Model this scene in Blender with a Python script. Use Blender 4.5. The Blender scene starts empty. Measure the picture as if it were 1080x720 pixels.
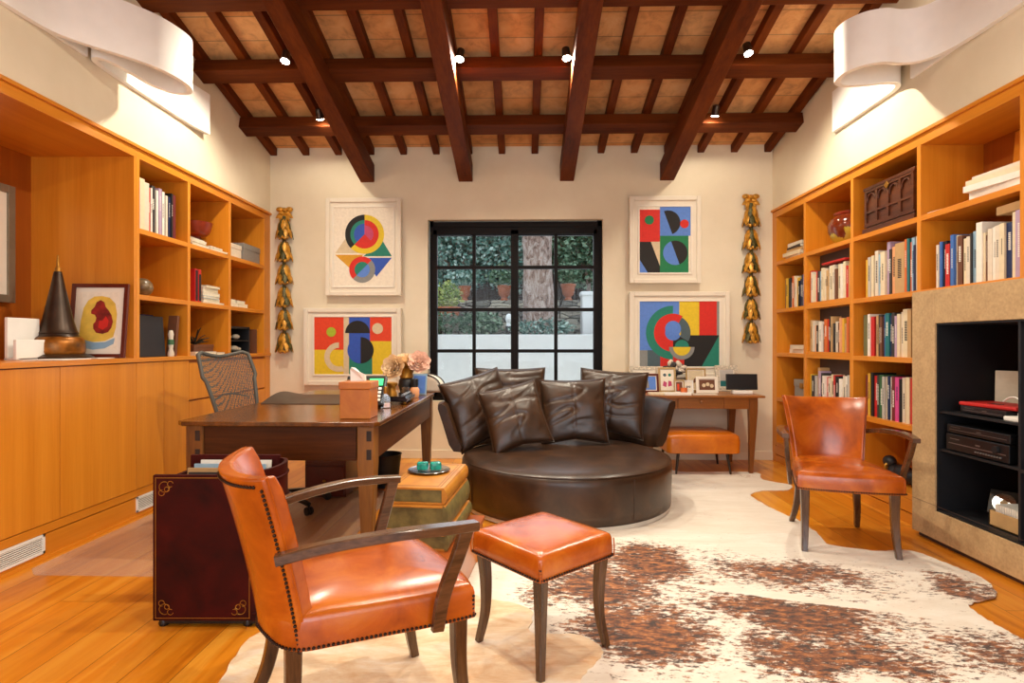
import bpy, bmesh, math, random
from mathutils import Vector, Matrix, Euler, noise
random.seed(7)
PI = math.pi
C = bpy.context.scene.collection
S = bpy.context.scene

# ------------------------------------------------------------------ camera, world, light, exposure
cam_d = bpy.data.cameras.new('camera'); cam = bpy.data.objects.new('camera', cam_d); C.objects.link(cam)
cam_d.sensor_width = 36.0; cam_d.lens = 20.0; cam_d.shift_y = 2 / 1080; cam_d.clip_start = .05
cam.location = (0, 0, 1.2)
cam.rotation_euler = (PI / 2, 0, math.atan(13 / 600))
S.camera = cam
S.view_settings.view_transform = 'Standard'; S.view_settings.look = 'None'
S.view_settings.gamma = 1.0; S.view_settings.use_curve_mapping = False
S.view_settings.exposure = 0.0

w = bpy.data.worlds.new('sky'); S.world = w; w.use_nodes = True
bg = w.node_tree.nodes['Background']; bg.inputs[0].default_value = (.72, .86, 1, 1); bg.inputs[1].default_value = 1.7

def area(name, loc, rot, sx, sy, power, col):
    d = bpy.data.lights.new(name, 'AREA'); d.shape = 'RECTANGLE'; d.size = sx; d.size_y = sy
    d.energy = power; d.color = col
    o = bpy.data.objects.new(name, d); C.objects.link(o); o.location = loc; o.rotation_euler = rot
    return o
# unseen fill light added behind the camera, daylight at the garden window in front
area('rear_fill_light', (0.0, -2.42, 1.5), (PI / 2, 0, 0), 4.2, 2.5, 95, (.93, .97, 1))
area('daylight_window', (-.1, 6.3, 1.6), (-PI / 2, 0, 0), 1.7, 1.7, 16, (.85, .92, 1))

# ------------------------------------------------------------------ colour and materials
def hexc(h):
    h = h.lstrip('#'); r = [int(h[i:i + 2], 16) / 255 for i in (0, 2, 4)]
    return tuple((c / 12.92 if c <= .04045 else ((c + .055) / 1.055) ** 2.4) for c in r) + (1,)

def newmat(name):
    m = bpy.data.materials.new(name); m.use_nodes = True
    nt = m.node_tree; b = nt.nodes['Principled BSDF']
    return m, nt, b

def N(nt, t, **kw):
    n = nt.nodes.new(t)
    for k, v in kw.items(): setattr(n, k, v)
    return n

def coords(nt, scale=(1, 1, 1), rot=(0, 0, 0), kind='Object'):
    tc = N(nt, 'ShaderNodeTexCoord'); mp = N(nt, 'ShaderNodeMapping')
    mp.inputs['Scale'].default_value = scale; mp.inputs['Rotation'].default_value = rot
    nt.links.new(tc.outputs[kind], mp.inputs[0]); return mp.outputs[0]

def ramp(nt, fac, stops):
    r = N(nt, 'ShaderNodeValToRGB'); e = r.color_ramp.elements
    e[0].position, e[0].color = stops[0]; e[1].position, e[1].color = stops[-1]
    for p, c in stops[1:-1]:
        x = e.new(p); x.color = c
    nt.links.new(fac, r.inputs[0]); return r.outputs[0]

def noise_n(nt, vec, scale, detail=3, rough=.5, dist=0):
    n = N(nt, 'ShaderNodeTexNoise'); n.inputs['Scale'].default_value = scale
    n.inputs['Detail'].default_value = detail; n.inputs['Roughness'].default_value = rough
    n.inputs['Distortion'].default_value = dist
    if vec is not None: nt.links.new(vec, n.inputs['Vector'])
    return n.outputs['Fac']

def bump(nt, b, h, strength=.2, dist=.01):
    n = N(nt, 'ShaderNodeBump'); n.inputs['Strength'].default_value = strength; n.inputs['Distance'].default_value = dist
    nt.links.new(h, n.inputs['Height']); nt.links.new(n.outputs[0], b.inputs['Normal'])

def plain(name, col, rough=.5, metal=0, coat=0, var=.08, scale=12, spec=.5, bmp=0):
    m, nt, b = newmat(name); c = hexc(col) if isinstance(col, str) else col
    v = coords(nt)
    f = noise_n(nt, v, scale)
    lo = tuple(x * (1 - var) for x in c[:3]) + (1,); hi = tuple(min(1, x * (1 + var)) for x in c[:3]) + (1,)
    nt.links.new(ramp(nt, f, [(.3, lo), (.7, hi)]), b.inputs['Base Color'])
    b.inputs['Roughness'].default_value = rough; b.inputs['Metallic'].default_value = metal
    b.inputs['Coat Weight'].default_value = coat; b.inputs['Coat Roughness'].default_value = .15
    b.inputs['Specular IOR Level'].default_value = spec
    if bmp: bump(nt, b, noise_n(nt, v, scale * 4, 4), bmp, .005)
    return m

def woodm(name, c1, c2, axis='Z', scale=6, stretch=18, rough=.4, coat=.1, c3=None, bmp=.08, spec=.4):
    m, nt, b = newmat(name); b.inputs['Specular IOR Level'].default_value = spec
    s = {'X': (1 / stretch, 1, 1), 'Y': (1, 1 / stretch, 1), 'Z': (1, 1, 1 / stretch)}[axis]
    v = coords(nt, tuple(x * scale for x in s))
    f1 = noise_n(nt, v, 1.3, 3, .5, .4); f2 = noise_n(nt, v, 9, 6, .65, .2)
    mx = N(nt, 'ShaderNodeMix'); mx.data_type = 'FLOAT'; mx.inputs[0].default_value = .4
    nt.links.new(f1, mx.inputs[2]); nt.links.new(f2, mx.inputs[3])
    st = [(.3, hexc(c1)), (.7, hexc(c2))]
    if c3: st = [(.28, hexc(c3)), (.42, hexc(c1)), (.7, hexc(c2))]
    nt.links.new(ramp(nt, mx.outputs[0], st), b.inputs['Base Color'])
    b.inputs['Roughness'].default_value = rough; b.inputs['Coat Weight'].default_value = coat
    b.inputs['Coat Roughness'].default_value = .2
    if bmp: bump(nt, b, f2, bmp, .004)
    return m

def leather(name, c1, c2, c3, rough=.33, coat=.35, bs=.15, wr=.25, spec=.5):
    m, nt, b = newmat(name); b.inputs['Specular IOR Level'].default_value = spec; v = coords(nt)
    f = noise_n(nt, v, 5, 6, .6, .6)
    nt.links.new(ramp(nt, f, [(.3, hexc(c1)), (.5, hexc(c2)), (.72, hexc(c3))]), b.inputs['Base Color'])
    b.inputs['Roughness'].default_value = rough; b.inputs['Coat Weight'].default_value = coat; b.inputs['Coat Roughness'].default_value = .22
    g = noise_n(nt, v, 260, 2); k = noise_n(nt, v, 5, 3, .5, .3)
    a = N(nt, 'ShaderNodeMath', operation='MULTIPLY_ADD'); a.inputs[1].default_value = bs
    nt.links.new(g, a.inputs[0]); k2 = N(nt, 'ShaderNodeMath', operation='MULTIPLY'); k2.inputs[1].default_value = 1.2
    nt.links.new(k, k2.inputs[0]); nt.links.new(k2.outputs[0], a.inputs[2])
    bump(nt, b, a.outputs[0], wr, .01)
    return m

M = {}
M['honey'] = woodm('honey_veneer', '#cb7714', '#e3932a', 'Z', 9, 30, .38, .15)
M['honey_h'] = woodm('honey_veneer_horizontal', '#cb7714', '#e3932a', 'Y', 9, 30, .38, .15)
M['honey_shaded'] = woodm('honey_veneer_shaded', '#964a0a', '#ad5c10', 'Z', 9, 30, .45, .1)  # honey veneer darkened, shade of the recesses put into the colour
M['darkback'] = plain('dark_back_panel', '#4a352a', .6)
M['oldwood'] = woodm('desk_wood', '#4f2a08', '#804713', 'Y', 7, 14, .22, .4, '#341b09', .1)
M['oldwood_x'] = woodm('desk_wood_cross', '#3d1c04', '#5f310b', 'X', 7, 14, .45, .05, '#221003', .12, .2)
M['apron_y'] = woodm('desk_apron_wood', '#45210a', '#6f3c14', 'Y', 7, 14, .5, 0, '#271205', .12, .2)
M['oldwood_z'] = woodm('desk_wood_upright', '#6e4217', '#9a6428', 'Z', 7, 12, .4, .2, '#3a1c0d', .12)
M['peg'] = plain('dark_peg', '#2a1a12', .6)
M['console_x'] = woodm('console_wood', '#7f4a1c', '#ab6a2c', 'X', 8, 14, .4, .2)
M['console_z'] = woodm('console_leg_wood', '#6a3c16', '#915622', 'Z', 8, 14, .4, .2)
M['beam'] = woodm('beam_wood', '#562407', '#783a0e', 'Y', 5, 12, .6, .0, '#361504', .3, .12)
M['purlin'] = woodm('purlin_wood', '#4e2006', '#6e340c', 'X', 5, 12, .6, .0, '#321303', .3, .12)
M['armwood'] = woodm('arm_wood', '#40291a', '#6e4a30', 'Y', 14, 10, .22, .5, '#291a11', .08)
M['legwood'] = woodm('leg_wood', '#452a16', '#6e4a2b', 'Z', 14, 10, .25, .4, '#2b1a0e', .08)
M['cognac'] = leather('cognac_leather', '#8a3804', '#b5540b', '#d0771c', .26, .45)
M['bench_leather'] = leather('orange_bench_leather', '#b05608', '#c7680c', '#d67a18', .35, .2)
M['brown'] = leather('dark_brown_leather', '#26160a', '#382212', '#4c301a', .38, .15, .12, .2)
M['oxblood'] = leather('oxblood_leather', '#210100', '#360300', '#470602', .6, .0, .1, .08, .15)
M['nail'] = plain('antique_nail', '#3a2c26', .3, .9)
M['gold'] = plain('gold_tooling', '#a9782c', .4, .7)
M['giltdark'] = plain('aged_gilding', '#514a20', .5, .25, var=.7, scale=50)
M['gilt'] = plain('worn_gilding', '#c38a2c', .4, .35, var=.4, scale=26)
M['frame_cream'] = plain('cream_frame', '#eadfcb', .5, var=.02)
M['mat_cream'] = plain('cream_mat', '#efe6d6', .7, var=.02)
M['plaster_white'] = plain('white_plaster', '#faf8f4', .6, var=.02)
M['iron'] = plain('dark_window_metal', '#0c0605', .6, 0, spec=.2, var=.1)
M['black'] = plain('black_plastic', '#0d0d0f', .35)
M['blacksoft'] = plain('black_interior', '#0f0f14', .55)
M['chrome'] = plain('chrome', '#c8c8c8', .15, 1, var=.02)
M['steel'] = plain('grey_steel', '#8a8784', .35, .8)
M['white'] = plain('white_paper', '#eeebe4', .6, var=.03)
M['meshgrey'] = plain('grey_chair_frame', '#55524a', .5)
M['stone_white'] = plain('white_stucco', '#eef0f0', .8, var=.03)
M['terracotta'] = plain('terracotta', '#b5653f', .8, var=.15)
M['darkmetal'] = plain('bronze_dark', '#3a2a1e', .35, .5, var=.3)
M['cover_trim'] = plain('base_trim', '#d8d2c6', .4)

def mk_wall():
    m, nt, b = newmat('warm_plaster'); v = coords(nt)
    f = noise_n(nt, v, 1.6, 5, .6)
    nt.links.new(ramp(nt, f, [(.3, hexc('#e0d2b6')), (.7, hexc('#ecdfc6'))]), b.inputs['Base Color'])
    b.inputs['Roughness'].default_value = .85
    bump(nt, b, noise_n(nt, v, 14, 5, .6), .12, .01); return m
M['wall'] = mk_wall()

def mk_tiles():
    m, nt, b = newmat('terracotta_ceiling_tiles'); v = coords(nt); v.node.inputs['Location'].default_value = (2.63, 0, 0)
    br = N(nt, 'ShaderNodeTexBrick'); br.offset = 0
    nt.links.new(v, br.inputs['Vector'])
    br.inputs['Color1'].default_value = hexc('#eec390'); br.inputs['Color2'].default_value = hexc('#dea86e')
    br.inputs['Mortar'].default_value = hexc('#b0906a'); br.inputs['Scale'].default_value = 1
    br.inputs['Brick Width'].default_value = .3425; br.inputs['Row Height'].default_value = .235
    br.inputs['Mortar Size'].default_value = .005
    f = noise_n(nt, v, 7, 6, .65, .5)
    mx = N(nt, 'ShaderNodeMix'); mx.data_type = 'RGBA'; mx.blend_type = 'MULTIPLY'; mx.inputs[0].default_value = 1
    nt.links.new(br.outputs[0], mx.inputs[6])
    nt.links.new(ramp(nt, f, [(.3, hexc('#c7b7a8')), (.5, hexc('#f4e4d0')), (.75, hexc('#ffffff'))]), mx.inputs[7])
    nt.links.new(mx.outputs[2], b.inputs['Base Color']); b.inputs['Roughness'].default_value = .85
    bump(nt, b, f, .25, .01); return m
M['tiles'] = mk_tiles()

def mk_floor():
    m, nt, b = newmat('oak_floor_boards')
    v = coords(nt, (1, 1, 1), (0, 0, PI / 2))
    br = N(nt, 'ShaderNodeTexBrick'); br.offset = .37; br.offset_frequency = 3
    nt.links.new(v, br.inputs['Vector'])
    br.inputs['Color1'].default_value = (0, 0, 0, 1); br.inputs['Color2'].default_value = (1, 1, 1, 1)
    br.inputs['Mortar'].default_value = (.5, .5, .5, 1); br.inputs['Scale'].default_value = 1
    br.inputs['Brick Width'].default_value = 1.9; br.inputs['Row Height'].default_value = .18
    br.inputs['Mortar Size'].default_value = .0014; br.inputs['Mortar Smooth'].default_value = .2
    g = coords(nt, (7, .6, 7))
    wv = N(nt, 'ShaderNodeVectorMath', operation='ADD'); nt.links.new(g, wv.inputs[0]); nt.links.new(br.outputs[0], wv.inputs[1])
    sc = N(nt, 'ShaderNodeVectorMath', operation='MULTIPLY_ADD'); sc.inputs[1].default_value = (5, 5, 5)
    nt.links.new(br.outputs[0], sc.inputs[0]); nt.links.new(g, sc.inputs[2])
    f = noise_n(nt, sc.outputs[0], 1.2, 6, .62, 1.1)
    base = ramp(nt, f, [(.28, hexc('#bb6d10')), (.45, hexc('#dc8c1e')), (.68, hexc('#eba93c'))])
    tint = ramp(nt, br.outputs[0], [(0, hexc('#e0c6a6')), (1, hexc('#ffffff'))])
    mx = N(nt, 'ShaderNodeMix'); mx.data_type = 'RGBA'; mx.blend_type = 'MULTIPLY'; mx.inputs[0].default_value = .85
    nt.links.new(base, mx.inputs[6]); nt.links.new(tint, mx.inputs[7])
    mo = N(nt, 'ShaderNodeMix'); mo.data_type = 'RGBA'; mo.inputs[7].default_value = hexc('#5a3010')
    nt.links.new(br.outputs['Fac'], mo.inputs[0]); nt.links.new(mx.outputs[2], mo.inputs[6])
    nt.links.new(mo.outputs[2], b.inputs['Base Color'])
    b.inputs['Roughness'].default_value = .3; b.inputs['Coat Weight'].default_value = .2; b.inputs['Coat Roughness'].default_value = .2
    bump(nt, b, f, .05, .004); return m
M['floor'] = mk_floor()

def mk_stone(name, a, c, sc=9):
    m, nt, b = newmat(name); v = coords(nt)
    f = noise_n(nt, v, sc, 8, .7, .3); g = noise_n(nt, v, 60, 3)
    mx = N(nt, 'ShaderNodeMix'); mx.data_type = 'FLOAT'; mx.inputs[0].default_value = .4
    nt.links.new(f, mx.inputs[2]); nt.links.new(g, mx.inputs[3])
    nt.links.new(ramp(nt, mx.outputs[0], [(.35, hexc(a)), (.65, hexc(c))]), b.inputs['Base Color'])
    b.inputs['Roughness'].default_value = .6; bump(nt, b, mx.outputs[0], .1, .005); return m
M['limestone'] = mk_stone('limestone_surround', '#a98b62', '#c9a97c')

def mk_hide(name, base, spots, blobs, thr=.5, fleck=.0, spine=None, ang=.5):
    """cowhide: pale coat with brown markings; blobs = (x, y, rx, ry, rot, strength) fix where the markings lie on the skin"""
    m, nt, b = newmat(name)
    tc = N(nt, 'ShaderNodeTexCoord'); P = tc.outputs['Object']
    nw = N(nt, 'ShaderNodeTexNoise'); nw.inputs['Scale'].default_value = 3.5; nw.inputs['Detail'].default_value = 5; nt.links.new(P, nw.inputs['Vector'])
    wa = N(nt, 'ShaderNodeVectorMath', operation='MULTIPLY_ADD'); wa.inputs[1].default_value = (.55, .55, 0)
    nt.links.new(nw.outputs['Color'], wa.inputs[0]); wb = N(nt, 'ShaderNodeVectorMath', operation='SUBTRACT'); wb.inputs[1].default_value = (.275, .275, 0)
    nt.links.new(P, wb.inputs[0]); nt.links.new(wb.outputs[0], wa.inputs[2]); P = wa.outputs[0]
    tot = None
    for (x, y, rx, ry, rot, s) in blobs:
        mp = N(nt, 'ShaderNodeMapping', vector_type='TEXTURE')
        mp.inputs['Location'].default_value = (x, y, 0); mp.inputs['Rotation'].default_value = (0, 0, rot)
        mp.inputs['Scale'].default_value = (rx, ry, 1); nt.links.new(P, mp.inputs[0])
        ln = N(nt, 'ShaderNodeVectorMath', operation='LENGTH'); nt.links.new(mp.outputs[0], ln.inputs[0])
        mr = N(nt, 'ShaderNodeMapRange', interpolation_type='SMOOTHSTEP'); mr.inputs[1].default_value = 0; mr.inputs[2].default_value = 1.35
        mr.inputs[3].default_value = s; mr.inputs[4].default_value = 0
        nt.links.new(ln.outputs['Value'], mr.inputs[0])
        if tot is None: tot = mr.outputs[0]
        else:
            a = N(nt, 'ShaderNodeMath', operation='MAXIMUM'); nt.links.new(tot, a.inputs[0]); nt.links.new(mr.outputs[0], a.inputs[1]); tot = a.outputs[0]
    if spine:
        mp = N(nt, 'ShaderNodeMapping', vector_type='TEXTURE'); mp.inputs['Location'].default_value = (spine[0], spine[1], 0)
        mp.inputs['Scale'].default_value = (spine[2], spine[3], 1); mp.inputs['Rotation'].default_value = (0, 0, spine[4]); nt.links.new(tc.outputs['Object'], mp.inputs[0])
        ln = N(nt, 'ShaderNodeVectorMath', operation='LENGTH'); nt.links.new(mp.outputs[0], ln.inputs[0])
        mr = N(nt, 'ShaderNodeMapRange', interpolation_type='SMOOTHSTEP'); mr.inputs[1].default_value = .3; mr.inputs[2].default_value = 1.3; mr.inputs[3].default_value = .4; mr.inputs[4].default_value = 0
        nt.links.new(ln.outputs['Value'], mr.inputs[0]); a = N(nt, 'ShaderNodeMath', operation='SUBTRACT'); nt.links.new(tot, a.inputs[0]); nt.links.new(mr.outputs[0], a.inputs[1]); tot = a.outputs[0]
    v = coords(nt, (1, 2.2, 1), (0, 0, ang))
    n1 = noise_n(nt, v, 22, 9, .8, .15)
    ad = N(nt, 'ShaderNodeMath', operation='ADD'); nt.links.new(n1, ad.inputs[0])
    if tot is not None: nt.links.new(tot, ad.inputs[1])
    else: ad.inputs[1].default_value = 0
    mask = ramp(nt, ad.outputs[0], [(thr, (0, 0, 0, 1)), (thr + .05, (1, 1, 1, 1))])
    n2 = noise_n(nt, v, 16, 7, .75, .2)
    brown = ramp(nt, n2, [(.42, hexc(spots[0])), (.52, hexc(spots[1])), (.62, hexc(spots[2]))])
    n3 = noise_n(nt, coords(nt, (1, 3, 1), (0, 0, ang)), 3.2, 8, .7, .5)
    pale = ramp(nt, n3, [(.3, hexc(base[0])), (.5, hexc(base[1])), (.7, hexc(base[2]))])
    mx = N(nt, 'ShaderNodeMix'); mx.data_type = 'RGBA'
    nt.links.new(mask, mx.inputs[0]); nt.links.new(pale, mx.inputs[6]); nt.links.new(brown, mx.inputs[7])
    nt.links.new(mx.outputs[2], b.inputs['Base Color']); b.inputs['Roughness'].default_value = .75
    b.inputs['Sheen Weight'].default_value = .2
    bump(nt, b, noise_n(nt, coords(nt, (1, 4, 1), (0, 0, ang)), 60, 4), .3, .006)
    return m

def mk_glass(name, alpha=.92, tint=(1, 1, 1, 1), rough=.02):
    m, nt, b = newmat(name); nt.nodes.remove(b)
    out = [n for n in nt.nodes if n.type == 'OUTPUT_MATERIAL'][0]
    t = N(nt, 'ShaderNodeBsdfTransparent'); t.inputs[0].default_value = tint
    g = N(nt, 'ShaderNodeBsdfGlossy'); g.inputs['Roughness'].default_value = rough
    mx = N(nt, 'ShaderNodeMixShader'); mx.inputs[0].default_value = 1 - alpha
    nt.links.new(t.outputs[0], mx.inputs[1]); nt.links.new(g.outputs[0], mx.inputs[2]); nt.links.new(mx.outputs[0], out.inputs[0])
    return m
M['glass'] = mk_glass('window_glass', .992)
M['clear'] = mk_glass('clear_acrylic', .82, (.95, .97, 1, 1), .1)

def mk_matplastic():
    m, nt, b = newmat('clear_chair_mat_vinyl'); nt.nodes.remove(b)
    out = [n for n in nt.nodes if n.type == 'OUTPUT_MATERIAL'][0]
    t = N(nt, 'ShaderNodeBsdfTransparent')
    d = N(nt, 'ShaderNodeBsdfPrincipled'); d.inputs['Base Color'].default_value = hexc('#d9cdbf'); d.inputs['Roughness'].default_value = .35
    mx = N(nt, 'ShaderNodeMixShader'); mx.inputs[0].default_value = .2
    nt.links.new(t.outputs[0], mx.inputs[1]); nt.links.new(d.outputs[0], mx.inputs[2]); nt.links.new(mx.outputs[0], out.inputs[0])
    return m
M['vinyl'] = mk_matplastic()

def mk_emit(name, col, st):
    m, nt, b = newmat(name); b.inputs['Emission Color'].default_value = hexc(col); b.inputs['Emission Strength'].default_value = st
    b.inputs['Base Color'].default_value = hexc(col); return m
M['bulb'] = mk_emit('lit_bulb', '#fff0d8', 60)
M['lcd'] = mk_emit('green_screen', '#2fd07a', 1.0)

def mk_mesh():
    m, nt, b = newmat('perforated_chair_back'); out = [n for n in nt.nodes if n.type == 'OUTPUT_MATERIAL'][0]
    v = coords(nt, (1, 1, 1))
    vo = N(nt, 'ShaderNodeTexVoronoi', feature='DISTANCE_TO_EDGE'); vo.inputs['Scale'].default_value = 85
    vo.inputs['Randomness'].default_value = .35
    nt.links.new(v, vo.inputs['Vector'])
    r = ramp(nt, vo.outputs[0], [(.13, (1, 1, 1, 1)), (.16, (0, 0, 0, 1))])
    b.inputs['Base Color'].default_value = hexc('#4f4d48'); b.inputs['Roughness'].default_value = .6
    t = N(nt, 'ShaderNodeBsdfTransparent'); mx = N(nt, 'ShaderNodeMixShader')
    nt.links.new(r, mx.inputs[0]); nt.links.new(t.outputs[0], mx.inputs[1]); nt.links.new(b.outputs[0], mx.inputs[2]); nt.links.new(mx.outputs[0], out.inputs[0])
    return m
M['mesh'] = mk_mesh()

def mk_bark():
    m, nt, b = newmat('plated_bark'); v = coords(nt, (1, 1, .45))
    f = noise_n(nt, v, 16, 8, .7, .6)
    nt.links.new(ramp(nt, f, [(.32, hexc('#3d2a26')), (.48, hexc('#a88a7c')), (.6, hexc('#cfbfb5')), (.75, hexc('#b56c50'))]), b.inputs['Base Color'])
    b.inputs['Roughness'].default_value = .95; bump(nt, b, f, 1, .05); return m
M['bark'] = mk_bark()

def mk_leaves(name, a, c, d):
    m, nt, b = newmat(name); oi = N(nt, 'ShaderNodeNewGeometry')
    nt.links.new(ramp(nt, oi.outputs['Random Per Island'], [(0, hexc(a)), (.5, hexc(c)), (1, hexc(d))]), b.inputs['Base Color'])
    b.inputs['Roughness'].default_value = .6; return m
M['leaf_dark'] = mk_leaves('dark_leaves', '#27452f', '#4f7352', '#a9c4a6')
M['leaf_pale'] = mk_leaves('pale_leaves', '#4f6b2c', '#8aa04a', '#d6d98a')
M['leaf_blue'] = mk_leaves('blue_green_leaves', '#2f564c', '#6d9484', '#cfe2d8')

def mk_rubble():
    m, nt, b = newmat('stacked_garden_stone'); v = coords(nt, (1, 1, 2.6))
    vo = N(nt, 'ShaderNodeTexVoronoi'); vo.inputs['Scale'].default_value = 3.5; nt.links.new(v, vo.inputs['Vector'])
    ve = N(nt, 'ShaderNodeTexVoronoi', feature='DISTANCE_TO_EDGE'); ve.inputs['Scale'].default_value = 3.5; nt.links.new(v, ve.inputs['Vector'])
    se = N(nt, 'ShaderNodeSeparateColor'); nt.links.new(vo.outputs['Color'], se.inputs[0])
    c = ramp(nt, se.outputs[0], [(0, hexc('#77736a')), (.5, hexc('#a59d8c')), (1, hexc('#c2b9a6'))])
    e = ramp(nt, ve.outputs[0], [(.02, (.12, .1, .09, 1)), (.07, (1, 1, 1, 1))])
    mx = N(nt, 'ShaderNodeMix'); mx.data_type = 'RGBA'; mx.blend_type = 'MULTIPLY'; mx.inputs[0].default_value = 1
    nt.links.new(c, mx.inputs[6]); nt.links.new(e, mx.inputs[7]); nt.links.new(mx.outputs[2], b.inputs['Base Color'])
    b.inputs['Roughness'].default_value = .9; bump(nt, b, ve.outputs[0], .6, .05); return m
M['rubble'] = mk_rubble()

COL = {'white': '#ece6da', 'cream': '#e2d2b0', 'ivory': '#ddd0bc', 'grey': '#8b8680', 'pale grey': '#bdb8b0', 'black': '#17161a', 'charcoal': '#35312f',
       'red': '#c3211c', 'orange': '#d2662a', 'yellow': '#dcae36', 'navy': '#1c2a55', 'blue': '#3f6cb4', 'pale blue': '#8fb0c8', 'teal': '#1f6f73',
       'green': '#35603a', 'olive': '#6b6a42', 'pink': '#d0468c', 'lilac': '#b49ab5', 'brown': '#6b3f26', 'tan': '#c09a68', 'maroon': '#6e1f22', 'peach': '#e3a172'}
for k, v_ in COL.items(): M['c_' + k] = plain('cover_' + k.replace(' ', '_'), v_, .5, var=.05, scale=30)
M['pages'] = plain('page_edges', '#e4dac2', .8, var=.1, scale=80)
PAINT = {'p_red': '#d5281c', 'p_orange': '#e0431f', 'p_yellow': '#e3c326', 'p_blue': '#2f55b8', 'p_sky': '#5b86d6', 'p_black': '#191614', 'p_teal': '#1e7f6b',
         'p_green': '#157a4a', 'p_pink': '#c2466e', 'p_beige': '#d8c4a0', 'p_lime': '#a8bb2b', 'p_grey': '#8a8b88', 'p_paper': '#efe4d0', 'p_ochre': '#d79c25', 'p_slate': '#4d5f66'}
for k, v_ in PAINT.items(): M[k] = plain('ink_' + k[2:], v_, .7, var=.06, scale=40)

# ------------------------------------------------------------------ mesh helpers
def BM(): return bmesh.new()
def _fin(vs, M4=None):
    if M4 is not None:
        for v in vs: v.co = M4 @ v.co

def box(bm, c, s, rot=None, mi=0, bev=0):
    r = bmesh.ops.create_cube(bm, size=1.0); vs = r['verts']
    fs = set(f for v in vs for f in v.link_faces)
    for f in fs: f.material_index = mi
    for v in vs: v.co = Vector((v.co.x * s[0], v.co.y * s[1], v.co.z * s[2]))
    if bev:
        es = list(set(e for v in vs for e in v.link_edges))
        rr = bmesh.ops.bevel(bm, geom=es, offset=bev, segments=2, affect='EDGES', profile=.5)
        vs = list(set(v for f in rr['faces'] for v in f.verts) | set(v for v in vs if v.is_valid))
        for f in rr['faces']: f.material_index = mi
    mt = Matrix.Translation(Vector(c))
    if rot is not None:
        mt = mt @ (rot.to_4x4() if not isinstance(rot, (tuple, list)) else Euler(rot).to_matrix().to_4x4())
    _fin(vs, mt); return vs

def bx(bm, x0, x1, y0, y1, z0, z1, mi=0, bev=0):
    return box(bm, ((x0 + x1) / 2, (y0 + y1) / 2, (z0 + z1) / 2), (abs(x1 - x0), abs(y1 - y0), abs(z1 - z0)), None, mi, bev)

def lathe(bm, prof, seg=24, c=(0, 0, 0), mi=0, M4=None, lobes=0, lob=0):
    rings = []; allv = []
    for r, z in prof:
        ring = []
        for i in range(seg):
            a = 2 * PI * i / seg; rr = r * (1 + lob * math.cos(lobes * a)) if lobes else r
            ring.append(bm.verts.new((c[0] + rr * math.cos(a), c[1] + rr * math.sin(a), c[2] + z)))
        rings.append(ring); allv += ring
    for a, b in zip(rings, rings[1:]):
        for i in range(seg):
            f = bm.faces.new((a[i], a[(i + 1) % seg], b[(i + 1) % seg], b[i])); f.material_index = mi
    for ring, flip in ((rings[0], True), (rings[-1], False)):
        f = bm.faces.new(list(reversed(ring)) if flip else ring); f.material_index = mi
    _fin(allv, M4); return allv

def catmull(pts, n=6):
    P = [Vector(p) for p in pts]; out = []
    Q = [P[0] * 2 - P[1]] + P + [P[-1] * 2 - P[-2]]
    for i in range(1, len(Q) - 2):
        for k in range(n):
            t = k / n; a, b, c, d = Q[i - 1], Q[i], Q[i + 1], Q[i + 2]
            out.append(.5 * ((2 * b) + (c - a) * t + (2 * a - 5 * b + 4 * c - d) * t * t + (3 * b - a - 3 * c + d) * t ** 3))
    out.append(P[-1]); return out

def tube(bm, pts, r, seg=8, mi=0, closed=False):
    P = [Vector(p) for p in pts]; n = len(P)
    R = r if isinstance(r, (list, tuple)) else [r] * n
    rings = []; pn = None
    for i in range(n):
        if closed: d = (P[(i + 1) % n] - P[i - 1]).normalized()
        else: d = (P[min(i + 1, n - 1)] - P[max(i - 1, 0)]).normalized()
        if pn is None: pn = d.orthogonal().normalized()
        else: pn = (pn - d * pn.dot(d)).normalized()
        b = d.cross(pn)
        rings.append([bm.verts.new(P[i] + (pn * math.cos(2 * PI * k / seg) + b * math.sin(2 * PI * k / seg)) * R[i]) for k in range(seg)])
    rng = range(n if closed else n - 1)
    for i in rng:
        a, b = rings[i], rings[(i + 1) % n]
        for k in range(seg):
            f = bm.faces.new((a[k], a[(k + 1) % seg], b[(k + 1) % seg], b[k])); f.material_index = mi
    if not closed:
        bm.faces.new(list(reversed(rings[0]))).material_index = mi; bm.faces.new(rings[-1]).material_index = mi

def sweep(bm, pts, ws, hs, ref, n=6, ch=.22, mi=0):
    """chamfered rectangular bar along a smooth path; w across (perp. to ref), h along ref"""
    P = catmull(pts, n); L = len(P)
    def lerp(a, t):
        x = t * (len(a) - 1); i = min(int(x), len(a) - 2); return a[i] + (a[i + 1] - a[i]) * (x - i)
    ref = Vector(ref).normalized(); rings = []
    for i in range(L):
        d = (P[min(i + 1, L - 1)] - P[max(i - 1, 0)]).normalized(); t = i / (L - 1)
        s = d.cross(ref).normalized(); u = s.cross(d).normalized()
        W = lerp(ws, t) / 2; H = lerp(hs, t) / 2; c = min(W, H) * ch
        pr = [(W, H - c), (W - c, H), (-W + c, H), (-W, H - c), (-W, -H + c), (-W + c, -H), (W - c, -H), (W, -H + c)]
        rings.append([bm.verts.new(P[i] + s * a + u * b) for a, b in pr])
    for a, b in zip(rings, rings[1:]):
        for k in range(8):
            f = bm.faces.new((a[k], a[(k + 1) % 8], b[(k + 1) % 8], b[k])); f.material_index = mi
    bm.faces.new(list(reversed(rings[0]))).material_index = mi; bm.faces.new(rings[-1]).material_index = mi

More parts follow.
